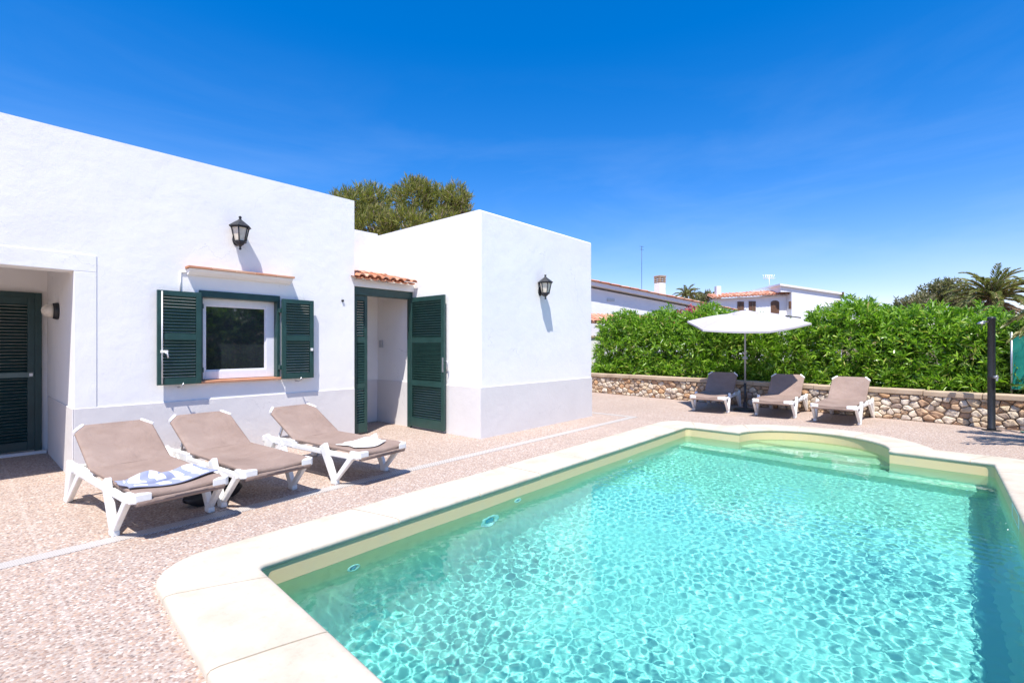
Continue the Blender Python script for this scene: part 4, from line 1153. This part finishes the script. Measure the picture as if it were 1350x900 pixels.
def palm(loc, zc, L, nf, nd, label, seed, trunk=True, ll=.38, nl=90, tr=.22):
    r = np.random.default_rng(seed); root = empty('palm_tree', (loc[0], loc[1], 0), 0, label, 'palm tree')
    parts = []; rib = MB(); dry = []; dryrib = MB()
    for i in range(nf):
        az = 2.399*i + r.normal()*.15; el = R(82) - R(85)*(i/nf)**.8 + r.normal()*.06
        pts = frond(parts, (0,0,zc), az, el, L*(.85+.25*r.random()), nl, ll, r, 1.05+.5*r.random()); rib.tube([tuple(q) for q in pts[::2]], [.028,.024,.02,.017,.014,.011,.008,.005], 5)
    for i in range(nd):
        az = r.random()*6.28; el = R(-5)-R(55)*r.random()
        pts = frond(dry, (0,0,zc-.15), az, el, L*(.7+.25*r.random()), int(nl*.7), ll*.8, r, .8); dryrib.tube([tuple(q) for q in pts[::2]], [.03,.026,.022,.018,.015,.011,.008,.005], 5)
    V, F = cat(parts); cr = np_mesh('crown', V, F, M['palm_leaf'], root); rib.build('midribs', M['palm_dry'], cr)
    if nd:
        V, F = cat(dry); dc = np_mesh('dry_fronds', V, F, M['palm_dry'], root); dryrib.build('midribs', M['palm_dry'], dc)
    MB().tube([(0,0,-.1),(.03,0,zc*.5),(0,0,zc-.25),(0,0,zc+.1)], [tr*1.2,tr,tr*1.15,tr*.7], 14).build('trunk', M['palm_trunk'], root)
    return root
q = at(1308, 394, 26); palm((q.x, q.y), q.z, 2.15, 56, 34, 'tall date palm with brown hanging fronds at the right behind the hedge', 61, True, .46, 130, .24)
q = at(905, 390, 34); palm((q.x, q.y), q.z, .95, 26, 0, 'small spiky palm top behind the neighbouring roof next to its chimney', 62, True, .3, 60, .12)
palm((2.62, 10.02), 2.1, 1.9, 34, 6, 'garden palm whose frond tip reaches in at the right edge', 63, True, .34, 90, .13)

# ------------------------------------------------------------------ neighbouring houses
def W2(px, py, t): return at(px, py, t)
def near_house():
    A = at(750, 456, 20.0); B = at(985, 456, 25.0)
    A.z = B.z = 0
    e = (B-A); L = e.length; e.normalize(); nrm = Vector((e.y, -e.x, 0))        # towards the camera
    if nrm.dot(-FW) < 0: nrm = -nrm
    root = empty('neighbour_house', A, 0, 'white neighbouring gable house with tiled roof and chimney directly beyond the hedge', 'house')
    def zt(px, py):                     # height of the verge line at that picture column
        d = FW + RT*((px-675)/FPX); den = d.x*e.y-d.y*e.x; t = (A.x*e.y-A.y*e.x)/den
        s = (d*t - A).dot(e); return s, CAMZ + (456-py)/FPX*t
    s0, z0 = zt(783, 371); s1, z1 = zt(966, 408); sl = (z1-z0)/(s1-s0)
    zf = lambda s: z0+(s-s0)*sl
    D = 9.0
    def pt(s, d, z): return e*s + nrm*d + Vector((0,0,z))
    S0, S1 = -4.0, s1+.1
    mb = MB(); drop = .30
    vs = [pt(S0,0,-.05), pt(S1-.5,0,-.05), pt(S1-.5,0,zf(S1-.5)-drop), pt(S0,0,zf(S0)-drop)]; vs += [v - nrm*D for v in vs]
    mb.add(vs, [(0,1,2,3),(7,6,5,4),(0,4,5,1),(1,5,6,2),(2,6,7,3),(3,7,4,0)]); mb.build('wall', M['far_wall'], root)
    # roof slab with white verge
    mb = MB(); vs = [pt(S0,.24,zf(S0)-.22), pt(S1,.24,zf(S1)-.22), pt(S1,.24,zf(S1)-.035), pt(S0,.24,zf(S0)-.035)]; vs += [v - nrm*(D+1) for v in vs]
    mb.add(vs, [(0,1,2,3),(7,6,5,4),(0,4,5,1),(1,5,6,2),(2,6,7,3),(3,7,4,0)]); rf = mb.build('roof', M['far_wall'], root)
    up = (pt(S0,0,zf(S0))-pt(S1,0,zf(S1)))
    tile_roof('roof_tile', pt(S1,.235,zf(S1)-.03), pt(S1,-4.0,zf(S1)-.04), up, (S1-S0)/math.cos(math.atan(sl)), 26, .24, rf, M['far_tile'], .07)
    sx, zx = zt(805, 395); mb = MB(); mb.box((-.20,-.012,-.06), (.20,.012,.06), 0, Matrix.Translation(pt(sx,.012,zx)) @ Matrix(((e.x,nrm.x,0,0),(e.y,nrm.y,0,0),(0,0,1,0),(0,0,0,1)))); mb.build('wall_vent', M['steel'], root)
    # chimney with slotted cap
    def on(px, d):
        A2 = A + nrm*d; dr = FW + RT*((px-675)/FPX); t = (A2.x*e.y-A2.y*e.x)/(dr.x*e.y-dr.y*e.x); return (dr*t-A2).dot(e), t
    sc, tc_ = on(870, -.9); zc = zf(sc); Mx = Matrix.Translation(pt(sc,-.9,0)) @ Matrix(((e.x,nrm.x,0,0),(e.y,nrm.y,0,0),(0,0,1,0),(0,0,0,1)))
    mb = MB(); mb.box((-.19,-.19,zc-.6), (.19,.19,zc+.78), 0, Mx)
    ch = bevel(mb.build('chimney', M['far_wall'], root), .01, 1)
    mb = MB()
    for k_ in range(3): mb.box((-.20,-.20,zc+.82+.10*k_), (.20,.20,zc+.86+.10*k_), 0, Mx)
    for a in (-.15, .15):
        for b in (-.15, .15): mb.box((a-.04,b-.04,zc+.78), (a+.04,b+.04,zc+1.08), 0, Mx)
    mb.box((-.21,-.21,zc+1.08), (.21,.21,zc+1.13), 0, Mx); mb.build('chimney_cap', M['cap'], ch)
    # lean-to tiled porch in front
    a = at(770, 424, 17.6); b = at(885, 420, 19.6); b.z = a.z
    up = Vector((-(b-a).normalized().y, (b-a).normalized().x, .42))
    if up.dot(FW) < 0: up = Vector((-up.x, -up.y, up.z))
    lr = tile_roof('porch_roof', a-A, b-A, up, .9, 3, .2, root, M['far_tile'], .06)
    mb = MB(); bb = [a-A+Vector((0,0,-.03)), b-A+Vector((0,0,-.03))]
    mb.bar(bb[0]+up*.1, bb[1]+up*.1, .14, .14, .12, (0,0,1)); 
    for f_ in (.06, .5, .95):
        p = bb[0].lerp(bb[1], f_)+up*.1; mb.tube([(p.x,p.y,0),(p.x,p.y,p.z)], .07, 8)
    mb.build('porch_beam', M['wood'], root)
    # mast on the roof is a thing of its own
    sm, tm = on(846, -1.0); zm = zf(sm); p = pt(sm,-1.0,zm-.3)+A; ztop = CAMZ+(456-325)/FPX*tm-.08
    m_ = MB().tube([p, Vector((p.x,p.y,ztop+.1))], .011, 6)
    for k_ in (0, .14): m_.tube([Vector((p.x,p.y,ztop+.08-k_))-e*.12, Vector((p.x,p.y,ztop+.08-k_))+e*.12], .008, 5)
    tag(m_.build('aerial_mast', M['black']), 'thin tall grey aerial mast standing on the neighbouring roof left of the chimney', 'aerial')
near_house()
# white gate pillar beside the annex corner
a = at(768, 456, 16.6); b = at(793, 456, 16.9)
gp = empty('boundary_wall', (a.x, a.y, 0), math.atan2(b.y-a.y, b.x-a.x), 'short white boundary wall glimpsed between the annex corner and the hedge', 'wall')
bevel(MB().box((-1.0,-.1,0), ((b-a).length,.1,1.72)).build('wall_face', M['far_wall'], gp), .02, 2)
bevel(MB().box((-1.05,-.14,1.72), ((b-a).length+.04,.14,1.80)).build('cap_slab', M['cap'], gp), .01, 1)

def far_house():
    t = 46.0
    O = at(940, 456, t); O.z = 0
    e = Vector((RT.x, RT.y, 0)); f = Vector((FW.x, FW.y, 0)); s_ = t/FPX
    Z = lambda py: CAMZ+(456-py)*s_
    root = empty('far_house', O, 0, 'distant white two-storey house with red tiled roof and arched loggia behind the parasol', 'house')
    def X(px): return (px-940)*s_
    def pt(x, d, z): return e*x + f*d + Vector((0,0,z))
    def prism(name, poly, d0, d1, m, parent):
        n = len(poly); mb = MB(); vs = [pt(x,d0,z) for x, z in poly] + [pt(x,d1,z) for x, z in poly]
        mb.add(vs, [tuple(range(n)), tuple(range(2*n-1,n-1,-1))] + [(i, n+i, n+(i+1) % n, (i+1) % n) for i in range(n)]); return mb.build(name, m, parent)
    prism('wall', [(X(941),0),(X(1037),0),(X(1037),Z(389)),(X(941),Z(394))], 0, 7, M['far_wall'], root)
    gw = prism('gable_wall', [(X(1037.2),0),(X(1102),0),(X(1102),Z(389)),(X(1023),Z(377.5)),(X(1023),Z(386)),(X(1037.2),Z(386))], -.8, 8, M['far_wall'], root)
    prism('roof', [(X(1021),Z(378)),(X(1104),Z(390)),(X(1104),Z(387.5)),(X(1021),Z(375.5))], -1.0, 8.2, M['far_wall'], root)
    a = pt(X(938),-.5,Z(393)); b = pt(X(1040),-.5,Z(387.5))
    tile_roof('tiled_roof', a, b, Vector((f.x,f.y,.29)), 1.6, 4, .34, root, M['far_tile'], .10)
    prism('roof_ridge', [(X(955),Z(386.5)),(X(1022),Z(383.2)),(X(1022),Z(384.6)),(X(955),Z(388))], 2.2, 2.6, M['far_wall'], root)
    prism('chimney', [(X(946.5),Z(396)),(X(952.5),Z(396)),(X(952.5),Z(376.5)),(X(946.5),Z(376.5))], .3, .8, M['far_wall'], root)
    for x0, x1, y0, y1 in ((972,980.5,397.5,410), (987,996,397,410)):
        wd = prism('window', [(X(x0),Z(y1)),(X(x1),Z(y1)),(X(x1),Z(y0)),(X(x0),Z(y0))], -.06, .1, M['wood'], root)
        prism('mullion', [(X((x0+x1)/2-.4),Z(y1)),(X((x0+x1)/2+.4),Z(y1)),(X((x0+x1)/2+.4),Z(y0)),(X((x0+x1)/2-.4),Z(y0))], -.09, -.055, M['bark'], wd)
    def arch(name, px, wpx, y0, y1, d0, d1, m, parent):
        r = wpx/2; poly = [(X(px-r),Z(y1)),(X(px+r),Z(y1))]+[(X(px+r*math.cos(a)), Z(y0+r*.55)+r*.55*s_*math.sin(a)) for a in [math.pi*i/8 for i in range(9)]]
        return prism(name, poly, d0, d1, m, parent)
    arch('loggia_arch', 1021.5, 11, 396, 413, -.05, .1, M['wood'], root)
    arch('narrow_window', 1035.2, 2.4, 398, 408, -.86, -.7, M['wood'], root)
    aw = arch('arched_window', 1081, 7, 405, 413, -.86, -.7, M['steel'], root)
    prism('balcony_post', [(X(1100.5),Z(394)),(X(1102.4),Z(394)),(X(1102.4),Z(386.5)),(X(1100.5),Z(386.5))], -1.1, -.9, M['wood'], root)
    p = pt(X(1021.5),1.0,Z(380))+O; mb = MB(); top = Vector((p.x,p.y,Z(361)))
    mb.tube([p, top], .03, 6)
    for k_ in range(5):
        c = top + e*(-.45+.2*k_) - Vector((0,0,.25)); mb.tube([c-e*.16+Vector((0,0,.32)), c+Vector((0,0,-.1))], .022, 5); mb.tube([c+e*.16+Vector((0,0,.32)), c+Vector((0,0,-.1))], .022, 5)
    mb.tube([top-e*.6-Vector((0,0,.28)), top+e*.6-Vector((0,0,.28))], .022, 5)
    tag(mb.build('television_aerial', M['white_plastic']), 'pale television aerial above the roof of the distant white house', 'aerial')
far_house()

# greenery on the other side of the garden (seen mirrored in the window and the water)
for i, (y_, hh, lab) in enumerate(((9.9,3.6,'leafy garden shrub across the pool mirrored darkly in the window pane'), (7.6,3.9,'leafy garden shrub across the pool mirrored darkly in the window pane'), (5.2,3.7,'leafy garden shrub across the pool mirrored darkly in the window pane'))):
    bl = [(0,-.8,hh*.35,.8,1.1,hh*.36), (0,.7,hh*.4,.8,1.1,hh*.42), (.1,0,hh*.68,.7,1.0,hh*.32)]
    shrub('garden_shrub', (6.2, y_, 0), bl, 1500, 7, .26, .08, M['oleander'], lab, 'shrub', 'shrubs along the far side of the garden', 71+i, .05, 8)
